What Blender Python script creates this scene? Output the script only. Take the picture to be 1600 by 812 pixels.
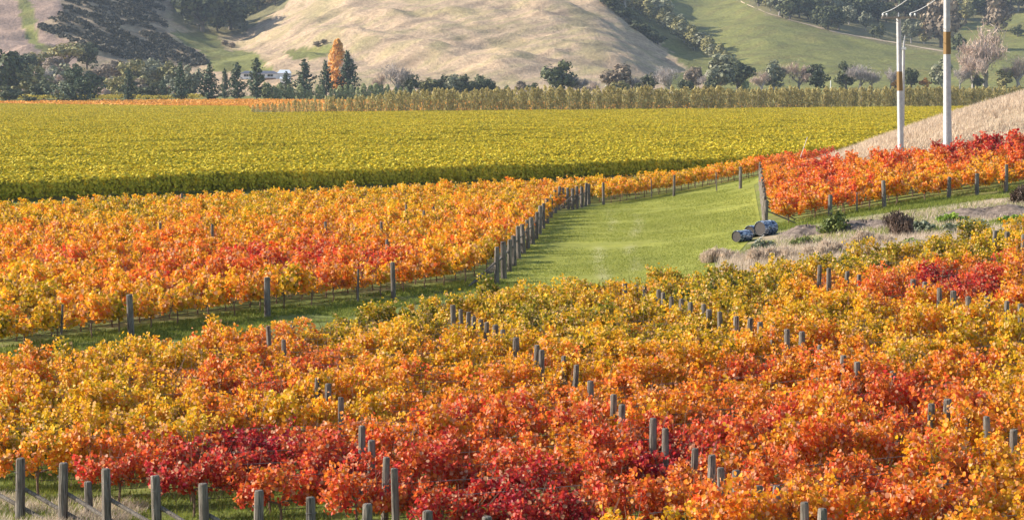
import bpy, math, random
import numpy as np
from mathutils import Vector

# ------------------------------------------------------------------ clear
for o in list(bpy.data.objects):
    bpy.data.objects.remove(o, do_unlink=True)
scene = bpy.context.scene
COL = scene.collection

# ------------------------------------------------------------------ camera
FPX = 3764.0                      # focal length in pixels of a 1600 px wide picture
PITCH = math.atan(271.0 / FPX)    # horizon lies 271 px above the picture centre
cam_d = bpy.data.cameras.new('camera')
cam = bpy.data.objects.new('camera', cam_d)
COL.objects.link(cam)
cam.location = (0, 0, 0)
cam.rotation_euler = (math.pi / 2 - PITCH, 0, 0)
cam_d.sensor_width = 36.0
cam_d.lens = FPX / 1600 * 36.0
cam_d.clip_start = 1.0
cam_d.clip_end = 6000
scene.camera = cam

# ------------------------------------------------------------------ light
SUN_AZ = math.radians(-79)        # measured from the view direction, left is negative
SUN_EL = math.radians(27)
world = bpy.data.worlds.new('World')
scene.world = world
world.use_nodes = True
wn = world.node_tree
wn.nodes.clear()
sky = wn.nodes.new('ShaderNodeTexSky')
sky.sky_type = 'NISHITA'
sky.sun_disc = False
sky.sun_elevation = SUN_EL
sky.sun_rotation = SUN_AZ % (2 * math.pi)
bg = wn.nodes.new('ShaderNodeBackground')
bg.inputs[1].default_value = 0.12
wo = wn.nodes.new('ShaderNodeOutputWorld')
wn.links.new(sky.outputs[0], bg.inputs[0])
wn.links.new(bg.outputs[0], wo.inputs[0])
sun_d = bpy.data.lights.new('sun', 'SUN')
sun_d.energy = 4.8
sun_d.angle = math.radians(0.5)
sun_d.color = (1.0, 0.93, 0.82)
sun = bpy.data.objects.new('sun', sun_d)
COL.objects.link(sun)
sdir = Vector((math.sin(SUN_AZ) * math.cos(SUN_EL), math.cos(SUN_AZ) * math.cos(SUN_EL), math.sin(SUN_EL)))
sun.rotation_euler = sdir.to_track_quat('Z', 'Y').to_euler()
sun.location = (-60, 60, 80)
scene.view_settings.view_transform = 'Standard'
scene.view_settings.look = 'None'
scene.view_settings.exposure = 0.98
scene.view_settings.gamma = 1.0
scene.cycles.max_bounces = 8
scene.cycles.transparent_max_bounces = 4
scene.cycles.volume_bounces = 0

# ------------------------------------------------------------------ small helpers
rng = np.random.default_rng(7)
random.seed(7)


def hash2(ix, iy, seed):
    h = (ix.astype(np.int64) * 374761393 + iy.astype(np.int64) * 668265263 + seed * 1442695041) & 0x7fffffff
    h = ((h ^ (h >> 13)) * 1274126177) & 0x7fffffff
    h = (h ^ (h >> 16)) & 0xffff
    return h / 65535.0


def vnoise(x, y, seed=0):
    x = np.asarray(x, float); y = np.asarray(y, float)
    ix = np.floor(x); iy = np.floor(y)
    fx = x - ix; fy = y - iy
    fx = fx * fx * (3 - 2 * fx); fy = fy * fy * (3 - 2 * fy)
    a = hash2(ix, iy, seed); b = hash2(ix + 1, iy, seed)
    c = hash2(ix, iy + 1, seed); d = hash2(ix + 1, iy + 1, seed)
    return (a + (b - a) * fx) * (1 - fy) + (c + (d - c) * fx) * fy


def fbm(x, y, seed=0, octv=4):
    s = 0; a = 0.5; t = 0
    x = np.asarray(x, float); y = np.asarray(y, float)
    for k in range(octv):
        s = s + a * vnoise(x * 2 ** k, y * 2 ** k, seed + k * 17); t += a; a *= 0.5
    return s / t


def sstep(a, b, x):
    t = np.clip((np.asarray(x, float) - a) / (b - a), 0, 1)
    return t * t * (3 - 2 * t)


def blur(a, s0, s1):
    for ax, s in ((0, s0), (1, s1)):
        r = int(3 * s) + 1
        k = np.exp(-0.5 * (np.arange(-r, r + 1) / s) ** 2); k /= k.sum()
        p = [(0, 0), (0, 0)]; p[ax] = (r, r)
        b = np.pad(a, p, mode='edge')
        out = np.zeros_like(a)
        n = a.shape[ax]
        for i, w in enumerate(k):
            out += w * (b[i:i + n] if ax == 0 else b[:, i:i + n])
        a = out
    return a


def resample(rows, cols, tab, rg, cg):
    tab = np.asarray(tab, float)
    t1 = np.array([np.interp(cg, cols, r) for r in tab])
    return np.array([np.interp(rg, rows, t1[:, j]) for j in range(len(cg))]).T


def lookup(grid, r0, dr, c0, dc, r, c):
    fr = np.clip((r - r0) / dr, 0, grid.shape[0] - 1.001); fc = np.clip((c - c0) / dc, 0, grid.shape[1] - 1.001)
    i = fr.astype(int); j = fc.astype(int); a = fr - i; b = fc - j
    return (grid[i, j] * (1 - a) * (1 - b) + grid[i + 1, j] * a * (1 - b) + grid[i, j + 1] * (1 - a) * b + grid[i + 1, j + 1] * a * b)


# ------------------------------------------------------------------ the lie of the land
NX = [-100, -25, 0, 10, 18, 26, 36, 50, 120]
NT = {0: [-11, -11, -10.7, -10.3, -9.6, -8.8, -8.2, -7.2, -6],
      50: [-11, -10.9, -10.5, -10.0, -9.2, -8.4, -7.8, -6.8, -6],
      80: [-10.6, -10.5, -10.2, -9.5, -8.4, -7.8, -7.3, -6.6, -5],
      105: [-10.2, -10.2, -10.1, -9.4, -8.1, -7.3, -6.9, -6.3, -5],
      125: [-10, -10, -10, -9.7, -8.6, -7.6, -7.0, -6.4, -5],
      150: [-10, -10, -10, -9.95, -8.35, -7.4, -6.7, -6.0, -4],
      170: [-10, -10, -10, -9.95, -8.7, -7.2, -5.9, -4.6, -2],
      185: [-10, -10, -10, -10, -8.9, -7.1, -4.9, -2.8, 0],
      200: [-10, -10, -10, -10, -9.1, -6.7, -2.7, 1.2, 3],
      215: [-10, -10, -10, -10, -9.5, -7.2, -3.4, 0.8, 3],
      240: [-10, -10, -10, -10, -9.95, -9, -6.6, -2.5, 1],
      275: [-10, -10, -10, -10, -10, -9.9, -9.2, -7, -4],
      330: [-10] * 9, 420: [-10] * 9}
NG = blur(resample(list(NT), NX, list(NT.values()), np.arange(0, 421, 1.0), np.arange(-100, 121, 1.0)), 5, 3.2)

BX = [-400, 0, 100, 200, 300, 380, 450, 550, 700, 850, 950, 1000, 1050, 1100, 1200, 1300, 1400, 1500, 1600, 2000]
BT = {1400: [150, 150, 150, 150, 150, 150, 150, 149, 148, 148, 148, 148, 147, 147, 147, 146, 146, 145, 145, 145],
      1480: [125, 128, 130, 138, 145, 142, 140, 138, 135, 135, 137, 140, 142, 143, 142, 141, 141, 141, 141, 141],
      1560: [88, 94, 96, 114, 130, 126, 120, 108, 100, 98, 105, 115, 126, 134, 130, 130, 131, 133, 133, 133],
      1650: [40, 52, 56, 82, 110, 110, 98, 75, 62, 58, 68, 85, 108, 122, 115, 116, 119, 124, 125, 125],
      1750: [-5, 8, 12, 46, 86, 92, 72, 40, 25, 20, 30, 55, 92, 108, 97, 100, 105, 113, 115, 115],
      1900: [-60, -45, -40, 0, 50, 66, 35, 0, -15, -20, -6, 42, 76, 85, 70, 78, 87, 97, 100, 100],
      2100: [-110, -95, -95, -50, 5, 28, -10, -45, -60, -60, -30, 18, 38, 48, 30, 45, 60, 72, 72, 72],
      2400: [-150, -130, -130, -100, -50, -35, -60, -90, -100, -100, -70, -25, -5, 5, -20, 0, 15, 28, 20, 20],
      2700: [-150, -130, -130, -120, -100, -85, -90, -100, -110, -110, -90, -70, -50, -40, -50, -40, -30, -20, -30, -30]}
_by = np.arange(1000, 2701, 10.0); _bc = np.arange(-400, 2001, 10.0)
_rows = [1000, 1150, 1300] + list(BT)
_tab = [[135 + FPX * 10 / 1000] * 20, [164.5] * 20, [157.0] * 20] + list(BT.values())
BG = blur(resample(_rows, BX, _tab, _by, _bc), 2.2, 2.0)


def hz(x, y):
    """height of the ground at x, y (camera is at 0, 0, 0)"""
    x = np.asarray(x, float); y = np.asarray(y, float)
    x, y = np.broadcast_arrays(x, y)
    n = lookup(NG, 0, 1.0, -100, 1.0, y, x)
    n = n + 0.10 * (fbm(x / 6, y / 6, 3, 3) - 0.5)
    px = 800 + FPX * x / np.maximum(y, 1)
    b = (135 - lookup(BG, 1000, 10.0, -400, 10.0, y, px)) / FPX * y
    hillw = sstep(1440, 1620, y)
    rid = np.abs(fbm((x * 0.8 + y * 0.5) / 60, (y * 0.8 - x * 0.2) / 130, 21, 4) - 0.5) * 2
    b = b + hillw * (5.0 * (fbm((.78 * x - .62 * y) / 16, (.62 * x + .78 * y) / 120, 27, 4) - 0.5) * (1 - sstep(900, 1050, px)) + 10 * (fbm(x / 90, y / 120, 11, 4) - 0.5) - 9 * (1 - rid) * sstep(0.1, .9, 1 - rid) + 2.0 * (fbm(x / 14, y / 20, 15, 3) - 0.5)) * (0.35 + 0.65 * (1 - sstep(1000, 1120, px) * 0.75))
    plain = -10 + 0 * x
    w1 = sstep(320, 400, y); w2 = sstep(1000, 1060, y)
    return (n * (1 - w1) + plain * w1) * (1 - w2) + b * w2


def ray(px, py):
    a = (px - 800) / FPX; b = (406 - py) / FPX
    cy = math.cos(PITCH) + b * math.sin(PITCH); cz = -math.sin(PITCH) + b * math.cos(PITCH)
    return a / cy, cz / cy          # x and z per metre of y


def project(x, y, z):
    d = y * math.cos(PITCH) - z * math.sin(PITCH)
    v = y * math.sin(PITCH) + z * math.cos(PITCH)
    return 800 + FPX * x / d, 406 - FPX * v / d


_ny = np.arange(35, 420, 0.1); _fy = np.arange(1005, 2690, 2.0)


def hit(px, py, h=0.0, far=False, y0=None):
    """the ground point (or a point h above it) that a picture position looks at"""
    ys = _fy if far else _ny
    if y0 is not None:
        ys = ys[ys >= y0]
    rx, rz = ray(px, py)
    g = hz(rx * ys, ys) + h
    below = rz * ys < g
    i = int(np.argmax(below)) if below.any() else len(ys) - 1
    y = float(ys[i]); x = rx * y
    return x, y, float(hz(x, y))


def inpoly(x, y, poly):
    x = np.asarray(x, float); y = np.asarray(y, float)
    c = np.zeros(np.broadcast(x, y).shape, bool)
    n = len(poly)
    for i in range(n):
        x1, y1 = poly[i]; x2, y2 = poly[(i + 1) % n]
        cond = ((y1 > y) != (y2 > y)) & (x < (x2 - x1) * (y - y1) / ((y2 - y1) or 1e-9) + x1)
        c ^= cond
    return c


# ------------------------------------------------------------------ mesh helpers
def mesh_np(name, V, F, mat, attrs=None, smooth=False):
    """V (n,3); F list of index arrays (m,k) with k equal inside each"""
    me = bpy.data.meshes.new(name)
    V = np.asarray(V, np.float32)
    me.vertices.add(len(V)); me.vertices.foreach_set('co', V.ravel())
    if not isinstance(F, list):
        F = [F]
    loops = np.concatenate([np.asarray(f).ravel() for f in F]).astype(np.int32)
    sizes = np.concatenate([np.full(len(f), np.asarray(f).shape[1]) for f in F]).astype(np.int32)
    starts = np.concatenate([[0], np.cumsum(sizes)[:-1]]).astype(np.int32)
    me.loops.add(len(loops)); me.loops.foreach_set('vertex_index', loops)
    me.polygons.add(len(sizes)); me.polygons.foreach_set('loop_start', starts)
    try:
        me.polygons.foreach_set('loop_total', sizes)
    except Exception:
        pass
    if smooth:
        me.polygons.foreach_set('use_smooth', np.ones(len(sizes), bool))
    for k, v in (attrs or {}).items():
        v = np.asarray(v, np.float32)
        if v.ndim == 2:
            a = me.color_attributes.new(k, 'FLOAT_COLOR', 'POINT')
            if v.shape[1] == 3:
                v = np.hstack([v, np.ones((len(v), 1), np.float32)])
            a.data.foreach_set('color', v.ravel())
        else:
            a = me.attributes.new(k, 'FLOAT', 'POINT')
            a.data.foreach_set('value', v)
    me.update(calc_edges=True)
    me.validate()
    if mat:
        me.materials.append(mat)
    return me


def link(name, me, parent=None, loc=None, rz=0, sc=None):
    o = bpy.data.objects.new(name, me)
    COL.objects.link(o)
    if parent is not None:
        o.parent = parent
    if loc is not None:
        o.location = loc
    if rz:
        o.rotation_euler = (0, 0, rz)
    if sc is not None:
        o.scale = sc if hasattr(sc, '__len__') else (sc, sc, sc)
    return o


def tag(o, label=None, cat=None, group=None, kind=None):
    if label: o['label'] = label
    if cat: o['category'] = cat
    if group: o['group'] = group
    if kind: o['kind'] = kind
    return o


class MB:
    """collects boxes and tubes into one mesh"""
    def __init__(self):
        self.V = []; self.F = []

    def add(self, v, f):
        n = len(self.V)
        self.V += [tuple(p) for p in v]; self.F += [tuple(i + n for i in q) for q in f]
        return self

    def box(self, x0, x1, y0, y1, z0, z1):
        v = [(x0, y0, z0), (x1, y0, z0), (x1, y1, z0), (x0, y1, z0), (x0, y0, z1), (x1, y0, z1), (x1, y1, z1), (x0, y1, z1)]
        return self.add(v, [(3, 2, 1, 0), (4, 5, 6, 7), (0, 1, 5, 4), (1, 2, 6, 5), (2, 3, 7, 6), (3, 0, 4, 7)])

    def tube(self, pts, radii, n=6, cap=True):
        pts = [Vector(p) for p in pts]
        if not hasattr(radii, '__len__'):
            radii = [radii] * len(pts)
        v = []; f = []
        for i, p in enumerate(pts):
            t = (pts[min(i + 1, len(pts) - 1)] - pts[max(i - 1, 0)])
            if t.length < 1e-9: t = Vector((0, 0, 1))
            t.normalize()
            a = t.cross(Vector((0, 0, 1)) if abs(t.z) < 0.9 else Vector((1, 0, 0))).normalized()
            b = t.cross(a)
            for k in range(n):
                an = 2 * math.pi * k / n
                v.append(p + (a * math.cos(an) + b * math.sin(an)) * radii[i])
        for i in range(len(pts) - 1):
            for k in range(n):
                k2 = (k + 1) % n
                f.append((i * n + k, i * n + k2, (i + 1) * n + k2, (i + 1) * n + k))
        if cap:
            f.append(tuple(range(n))[::-1]); f.append(tuple(range((len(pts) - 1) * n, len(pts) * n)))
        return self.add(v, f)

    def mesh(self, name, mat, smooth=False):
        me = bpy.data.meshes.new(name)
        me.from_pydata(self.V, [], self.F)
        me.update()
        if smooth:
            for p in me.polygons: p.use_smooth = True
        if mat: me.materials.append(mat)
        return me

    def obj(self, name, mat, parent=None, loc=None, smooth=False):
        return link(name, self.mesh(name, mat, smooth), parent, loc)


def empty(name, loc=(0, 0, 0), rz=0):
    o = bpy.data.objects.new(name, None)
    o.empty_display_size = 0.3
    COL.objects.link(o)
    o.location = loc
    o.rotation_euler = (0, 0, rz)
    return o


ORD = ['first', 'second', 'third', 'fourth', 'fifth', 'sixth', 'seventh', 'eighth', 'ninth', 'tenth', 'eleventh', 'twelfth',
       'thirteenth', 'fourteenth', 'fifteenth', 'sixteenth', 'seventeenth', 'eighteenth', 'nineteenth', 'twentieth']
TENS = {2: 'twenty', 3: 'thirty', 4: 'forty', 5: 'fifty', 6: 'sixty', 7: 'seventy', 8: 'eighty', 9: 'ninety'}


def ordinal(i):                     # i counts from 0
    n = i + 1
    if n > 100: return ('one' if n < 200 else 'two') + ' hundred ' + ordinal(n % 100 - 1) if n % 100 else ('one' if n < 200 else 'two') + ' hundredth'
    if n == 100: return 'hundredth'
    if n <= 20: return ORD[n - 1]
    if n % 10 == 0: return TENS[n // 10][:-1] + 'ieth'
    return TENS[n // 10] + '-' + ORD[n % 10 - 1]


# ------------------------------------------------------------------ materials
class NT_:
    def __init__(self, name):
        self.m = bpy.data.materials.new(name); self.m.use_nodes = True
        self.t = self.m.node_tree; self.t.nodes.clear()
        self.out = self.n('ShaderNodeOutputMaterial')

    def n(self, typ, **kw):
        nd = self.t.nodes.new(typ)
        for k, v in kw.items(): setattr(nd, k, v)
        return nd

    def l(self, a, b): self.t.links.new(a, b)

    def math(self, op, a, b=None, c=None):
        nd = self.n('ShaderNodeMath', operation=op)
        for i, v in enumerate((a, b, c)):
            if v is None: continue
            if hasattr(v, 'is_linked'): self.l(v, nd.inputs[i])
            else: nd.inputs[i].default_value = v
        return nd.outputs[0]

    def noise(self, scale, detail=3, vec=None, rough=0.55):
        nd = self.n('ShaderNodeTexNoise')
        nd.inputs['Scale'].default_value = scale; nd.inputs['Detail'].default_value = detail
        nd.inputs['Roughness'].default_value = rough
        if vec is not None: self.l(vec, nd.inputs['Vector'])
        return nd.outputs['Fac']

    def pos(self): return self.n('ShaderNodeNewGeometry').outputs['Position']

    def scaled(self, vec, s):
        nd = self.n('ShaderNodeVectorMath', operation='MULTIPLY')
        self.l(vec, nd.inputs[0]); nd.inputs[1].default_value = s
        return nd.outputs[0]

    def ramp(self, fac, stops):
        nd = self.n('ShaderNodeValToRGB')
        e = nd.color_ramp.elements
        while len(e) < len(stops): e.new(0.5)
        for el, (p, c) in zip(e, stops):
            el.position = p; el.color = (c[0], c[1], c[2], 1)
        self.l(fac, nd.inputs[0])
        return nd.outputs[0]

    def mix(self, fac, a, b, typ='MIX'):
        nd = self.n('ShaderNodeMixRGB', blend_type=typ)
        for i, v in enumerate((fac, a, b)):
            if hasattr(v, 'is_linked'): self.l(v, nd.inputs[i])
            elif i == 0: nd.inputs[0].default_value = v
            else: nd.inputs[i].default_value = (v[0], v[1], v[2], 1)
        return nd.outputs[0]

    def bsdf(self, col, rough=0.8, spec=0.3, bump=None, bstr=0.3, bdist=0.05, transl=0.0, metal=0.0):
        p = self.n('ShaderNodeBsdfPrincipled')
        if hasattr(col, 'is_linked'): self.l(col, p.inputs['Base Color'])
        else: p.inputs['Base Color'].default_value = (col[0], col[1], col[2], 1)
        if hasattr(rough, 'is_linked'): self.l(rough, p.inputs['Roughness'])
        else: p.inputs['Roughness'].default_value = rough
        p.inputs['Specular IOR Level'].default_value = spec
        p.inputs['Metallic'].default_value = metal
        if bump is not None:
            b = self.n('ShaderNodeBump'); b.inputs['Strength'].default_value = bstr; b.inputs['Distance'].default_value = bdist
            self.l(bump, b.inputs['Height']); self.l(b.outputs[0], p.inputs['Normal'])
        sh = p.outputs[0]
        if transl:
            t = self.n('ShaderNodeBsdfTranslucent')
            if hasattr(col, 'is_linked'): self.l(col, t.inputs[0])
            else: t.inputs[0].default_value = (col[0], col[1], col[2], 1)
            m = self.n('ShaderNodeMixShader'); m.inputs[0].default_value = transl
            self.l(sh, m.inputs[1]); self.l(t.outputs[0], m.inputs[2]); sh = m.outputs[0]
        self.l(sh, self.out.inputs[0])
        return self.m


AUT = [(0.0, (0.11, 0.13, 0.012)), (0.13, (0.28, 0.25, 0.018)), (0.25, (0.62, 0.42, 0.02)), (0.42, (0.82, 0.43, 0.022)),
       (0.57, (0.80, 0.27, 0.03)), (0.71, (0.72, 0.13, 0.035)), (0.84, (0.56, 0.04, 0.035)), (1.0, (0.26, 0.012, 0.028))]


def autumn_mat():
    N = NT_('autumn_vine_leaf')
    oi = N.n('ShaderNodeObjectInfo')
    sep = N.n('ShaderNodeSeparateColor'); N.l(oi.outputs['Color'], sep.inputs[0])
    lr = N.n('ShaderNodeAttribute', attribute_name='lr').outputs['Fac']
    lc = N.n('ShaderNodeAttribute', attribute_name='lc').outputs['Fac']
    nz = N.noise(0.9, 2, N.pos())
    v = N.math('ADD', N.math('SUBTRACT', sep.outputs[0], 0.08), N.math('MULTIPLY', N.math('SUBTRACT', lr, 0.5), 0.24))
    v = N.math('ADD', v, N.math('MULTIPLY', N.math('SUBTRACT', nz, 0.5), 0.40))
    v = N.math('ADD', v, N.math('MULTIPLY', N.math('SUBTRACT', lc, 0.5), 0.16))
    col = N.ramp(v, AUT)
    dry = N.math('GREATER_THAN', lr, 0.84)
    col = N.mix(N.math('MULTIPLY', dry, 0.6), col, (0.78, 0.50, 0.27))  # pale tan of dried leaves, lightened to paint leaf highlights in as well
    br = N.math('ADD', 0.72, N.math('MULTIPLY', lc, 0.5))
    mul = N.n('ShaderNodeVectorMath', operation='SCALE'); N.l(col, mul.inputs[0]); N.l(br, mul.inputs['Scale'])
    return N.bsdf(mul.outputs[0], 0.5, 0.24, transl=0.42)


def leaf_mat(name, stops, scale=0.8, transl=0.25, rough=0.6, nscale=0.5, spec=0.25):
    N = NT_(name)
    lr = N.n('ShaderNodeAttribute', attribute_name='lr').outputs['Fac']
    nz = N.noise(nscale, 2, N.pos())
    oi = N.n('ShaderNodeObjectInfo').outputs['Random']
    v = N.math('ADD', N.math('MULTIPLY', lr, 0.5), N.math('MULTIPLY', nz, 0.35))
    v = N.math('ADD', v, N.math('MULTIPLY', oi, 0.15))
    col = N.ramp(v, stops)
    return N.bsdf(col, rough, spec, transl=transl)


def bark_mat(name, a, b, scale=6.0):
    N = NT_(name)
    tc = N.n('ShaderNodeTexCoord').outputs['Object']
    v = N.scaled(tc, (scale, scale, scale * 0.15))
    nz = N.noise(3.0, 5, v, 0.65)
    nz2 = N.noise(0.7, 2, N.pos())
    col = N.ramp(N.math('ADD', N.math('MULTIPLY', nz, 0.75), N.math('MULTIPLY', nz2, 0.25)), [(0.3, a), (0.7, b)])
    return N.bsdf(col, 0.85, 0.2, bump=nz, bstr=0.6, bdist=0.02)


def ground_mat(name, fine=2.2, amp=0.5, bstr=0.5, bdist=0.15, stretch=(1, 1, 1)):
    """vertex colour of the soil and grass, broken up by noise"""
    N = NT_(name)
    c = N.n('ShaderNodeAttribute', attribute_name='col').outputs['Color']
    p = N.scaled(N.pos(), stretch)
    a = N.noise(fine, 5, p, 0.65); b = N.noise(fine * 0.13, 4, p, 0.6); d = N.noise(fine * 5, 2, p, 0.6)
    f = N.math('ADD', N.math('MULTIPLY', a, 0.45), N.math('ADD', N.math('MULTIPLY', b, 0.35), N.math('MULTIPLY', d, 0.2)))
    s = N.math('ADD', 1 - amp, N.math('MULTIPLY', N.math('SUBTRACT', f, 0.27), amp * 4.3))
    mul = N.n('ShaderNodeVectorMath', operation='SCALE'); N.l(c, mul.inputs[0]); N.l(s, mul.inputs['Scale'])
    col = N.mix(N.math('MULTIPLY', N.math('SUBTRACT', b, 0.42), 0.9), mul.outputs[0], (1.0, 0.88, 0.62), 'MULTIPLY')
    return N.bsdf(col, 0.95, 0.1, bump=f, bstr=bstr, bdist=bdist)


def plain_mat(name, col, rough=0.6, spec=0.3, var=0.25, scale=8, metal=0.0):
    N = NT_(name)
    nz = N.noise(scale, 4, N.n('ShaderNodeTexCoord').outputs['Object'], 0.65)
    c = N.ramp(nz, [(0.25, tuple(k * (1 - var) for k in col)), (0.75, tuple(min(1, k * (1 + var)) for k in col))])
    return N.bsdf(c, rough, spec, bump=nz, bstr=0.15, bdist=0.01, metal=metal)


M = {}
M['autumn'] = autumn_mat()
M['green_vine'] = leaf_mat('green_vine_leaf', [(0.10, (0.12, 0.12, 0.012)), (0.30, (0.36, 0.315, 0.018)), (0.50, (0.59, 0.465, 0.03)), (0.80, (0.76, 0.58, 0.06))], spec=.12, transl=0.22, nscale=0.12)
M['far_orange'] = leaf_mat('far_orange_leaf', [(0.2, (0.55, 0.20, 0.03)), (0.55, (0.80, 0.34, 0.04)), (0.9, (0.85, 0.48, 0.06))], transl=0.3, nscale=0.05)
M['far_yellow'] = leaf_mat('far_yellow_leaf', [(0.2, (0.22, 0.18, 0.02)), (0.55, (0.48, 0.36, 0.03)), (0.9, (0.6, 0.45, 0.05))], transl=0.3, nscale=0.05)
M['vine_wood'] = bark_mat('vine_wood', (0.07, 0.042, 0.028), (0.27, 0.17, 0.115), 20)
M['cane'] = bark_mat('vine_cane', (0.14, 0.07, 0.04), (0.34, 0.20, 0.12), 20)
def post_mat():
    N = NT_('weathered_post_wood')
    tc = N.n('ShaderNodeTexCoord').outputs['Object']
    a = N.noise(3.0, 6, N.scaled(tc, (9, 9, .9)), .7)
    crack = N.noise(2.0, 3, N.scaled(tc, (22, 22, .7)), .6)
    nz2 = N.noise(1.3, 3, N.pos())
    col = N.ramp(N.math('ADD', N.math('MULTIPLY', a, .7), N.math('MULTIPLY', nz2, .3)), [(.32, (.075, .058, .046)), (.5, (.19, .16, .13)), (.7, (.34, .30, .26))])
    cm = N.ramp(crack, [(.36, (.2, .2, .2)), (.46, (1, 1, 1))])
    col = N.mix(1.0, col, cm, 'MULTIPLY')
    return N.bsdf(col, .9, .15, bump=N.math('ADD', a, crack), bstr=.9, bdist=.03)


M['post'] = post_mat()
M['wire'] = plain_mat('wire_steel', (0.11, 0.10, 0.095), 0.5, 0.5)
M['drip'] = plain_mat('black_hose', (0.02, 0.02, 0.02), 0.5, 0.4)
M['ground'] = ground_mat('valley_ground', 1.4, 0.55, 0.7, 0.12)
M['lawn'] = ground_mat('lawn_grass', 2.4, 0.5, 0.9, 0.10)
M['hill'] = ground_mat('hill_grass', 0.34, 0.72, 1.0, 2.0, (1, 0.5, 1.6))
M['blade'] = None


def blade_mat(name, a, b):
    N = NT_(name)
    lr = N.n('ShaderNodeAttribute', attribute_name='lr').outputs['Fac']
    nz = N.noise(0.35, 3, N.pos())
    col = N.ramp(N.math('ADD', N.math('MULTIPLY', lr, 0.55), N.math('MULTIPLY', nz, 0.45)), [(0.2, a), (0.75, b)])
    return N.bsdf(col, 0.7, 0.2, transl=0.35)


M['grass_blade'] = blade_mat('grass_blade', (0.095, 0.14, 0.022), (0.30, 0.31, 0.055))
M['dry_blade'] = blade_mat('dry_grass_blade', (0.38, 0.28, 0.20), (0.72, 0.59, 0.45))
M['lawn_blade'] = blade_mat('lawn_blade', (0.15, 0.19, 0.026), (0.33, 0.33, 0.065))


# ------------------------------------------------------------------ vine meshes
def leaf_cards(P, Nn, S, lr, lc=None, shape='vine', up=None):
    """folded leaves: positions P, facing Nn, size S"""
    n = len(P)
    Nn = Nn / (np.linalg.norm(Nn, axis=1, keepdims=True) + 1e-9)
    R = rng.normal(size=(n, 3))
    if up is not None:
        R = R * 0.5 + up
    T = R - (R * Nn).sum(1, keepdims=True) * Nn
    T /= np.linalg.norm(T, axis=1, keepdims=True) + 1e-9
    B = np.cross(Nn, T)
    S = S[:, None]
    if shape == 'vine':
        # base, right lobe, right shoulder, tip, left shoulder, left lobe (folded on the midrib)
        pts = [(0, -.42, .0), (.42, -.30, .14), (.46, .22, .16), (0, .58, .02), (-.46, .22, .16), (-.42, -.30, .14)]
        F = [(0, 1, 2, 3), (0, 3, 4, 5)]
    elif shape == 'needle':
        pts = [(-.16, -.5, 0), (.16, -.5, 0), (.10, .5, -.05), (-.10, .5, -.05)]
        F = [(0, 1, 2, 3)]
    elif shape == 'spray':
        pts = [(-.05, -.5, 0), (.05, -.5, 0), (.02, .5, -.05), (-.02, .5, -.05)]
        F = [(0, 1, 2, 3)]
    elif shape == 'twig':
        pts = [(-.022, -.5, 0), (.022, -.5, 0), (.012, .5, -.03), (-.012, .5, .03)]
        F = [(0, 1, 2, 3)]
    else:
        pts = [(-.4, -.45, .06), (.35, -.5, 0), (.5, .3, .08), (-.25, .5, 0)]
        F = [(0, 1, 2, 3)]
    k = len(pts)
    V = np.empty((n, k, 3))
    for i, (a, b, c) in enumerate(pts):
        V[:, i] = P + S * (a * B + b * T + c * Nn)
    idx = (np.arange(n) * k)[:, None]
    FF = np.concatenate([idx + np.array(f)[None, :] for f in F])
    at = {'lr': np.repeat(lr, k)}
    if lc is not None: at['lc'] = np.repeat(lc, k)
    return V.reshape(-1, 3), FF, at


def vine_foliage(seed, L=1.8, nshoot=26, per=19, top=1.62, size=0.155, vig=1.0):
    r = np.random.default_rng(seed)
    P = []; N = []; LR = []; LC = []
    for s in range(nshoot):
        x = r.uniform(-L / 2 - 0.1, L / 2 + 0.1)
        y = r.normal(0, 0.06)
        h = top * r.uniform(0.78, 1.13) * (0.92 + 0.16 * math.sin(2.3 * x + seed))
        lean = r.normal(0, 0.20) * vig; leanx = r.normal(0, 0.22)
        droop = r.uniform(0, 0.30)
        side = r.choice([-1, 1])
        c = r.uniform()
        t = r.uniform(0, 1, per) ** 0.75
        z = 0.62 + (h - 0.62) * t - droop * t ** 3 * 0.5
        px = x + leanx * t + r.normal(0, 0.075, per)
        py = y + lean * t + side * droop * t ** 2 * 0.8 + r.normal(0, 0.10, per)
        z = z + r.normal(0, 0.05, per)
        nx = r.normal(0, 0.7, per); ny = np.sign(py + r.normal(0, .08, per)) * r.uniform(0.1, 1.0, per); nz = r.uniform(-0.1, 1.1, per)
        P.append(np.stack([px, py, z], 1)); N.append(np.stack([nx, ny, nz], 1))
        LR.append(r.uniform(0, 1, per)); LC.append(np.clip(c + r.normal(0, .12, per), 0, 1))
    P = np.concatenate(P); N = np.concatenate(N); LR = np.concatenate(LR); LC = np.concatenate(LC)
    S = size * np.random.default_rng(seed + 5).uniform(0.6, 1.25, len(P))
    V, F, at = leaf_cards(P, N, S, LR, LC)
    return mesh_np('foliage', V, F, M['autumn'], at)


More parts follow.
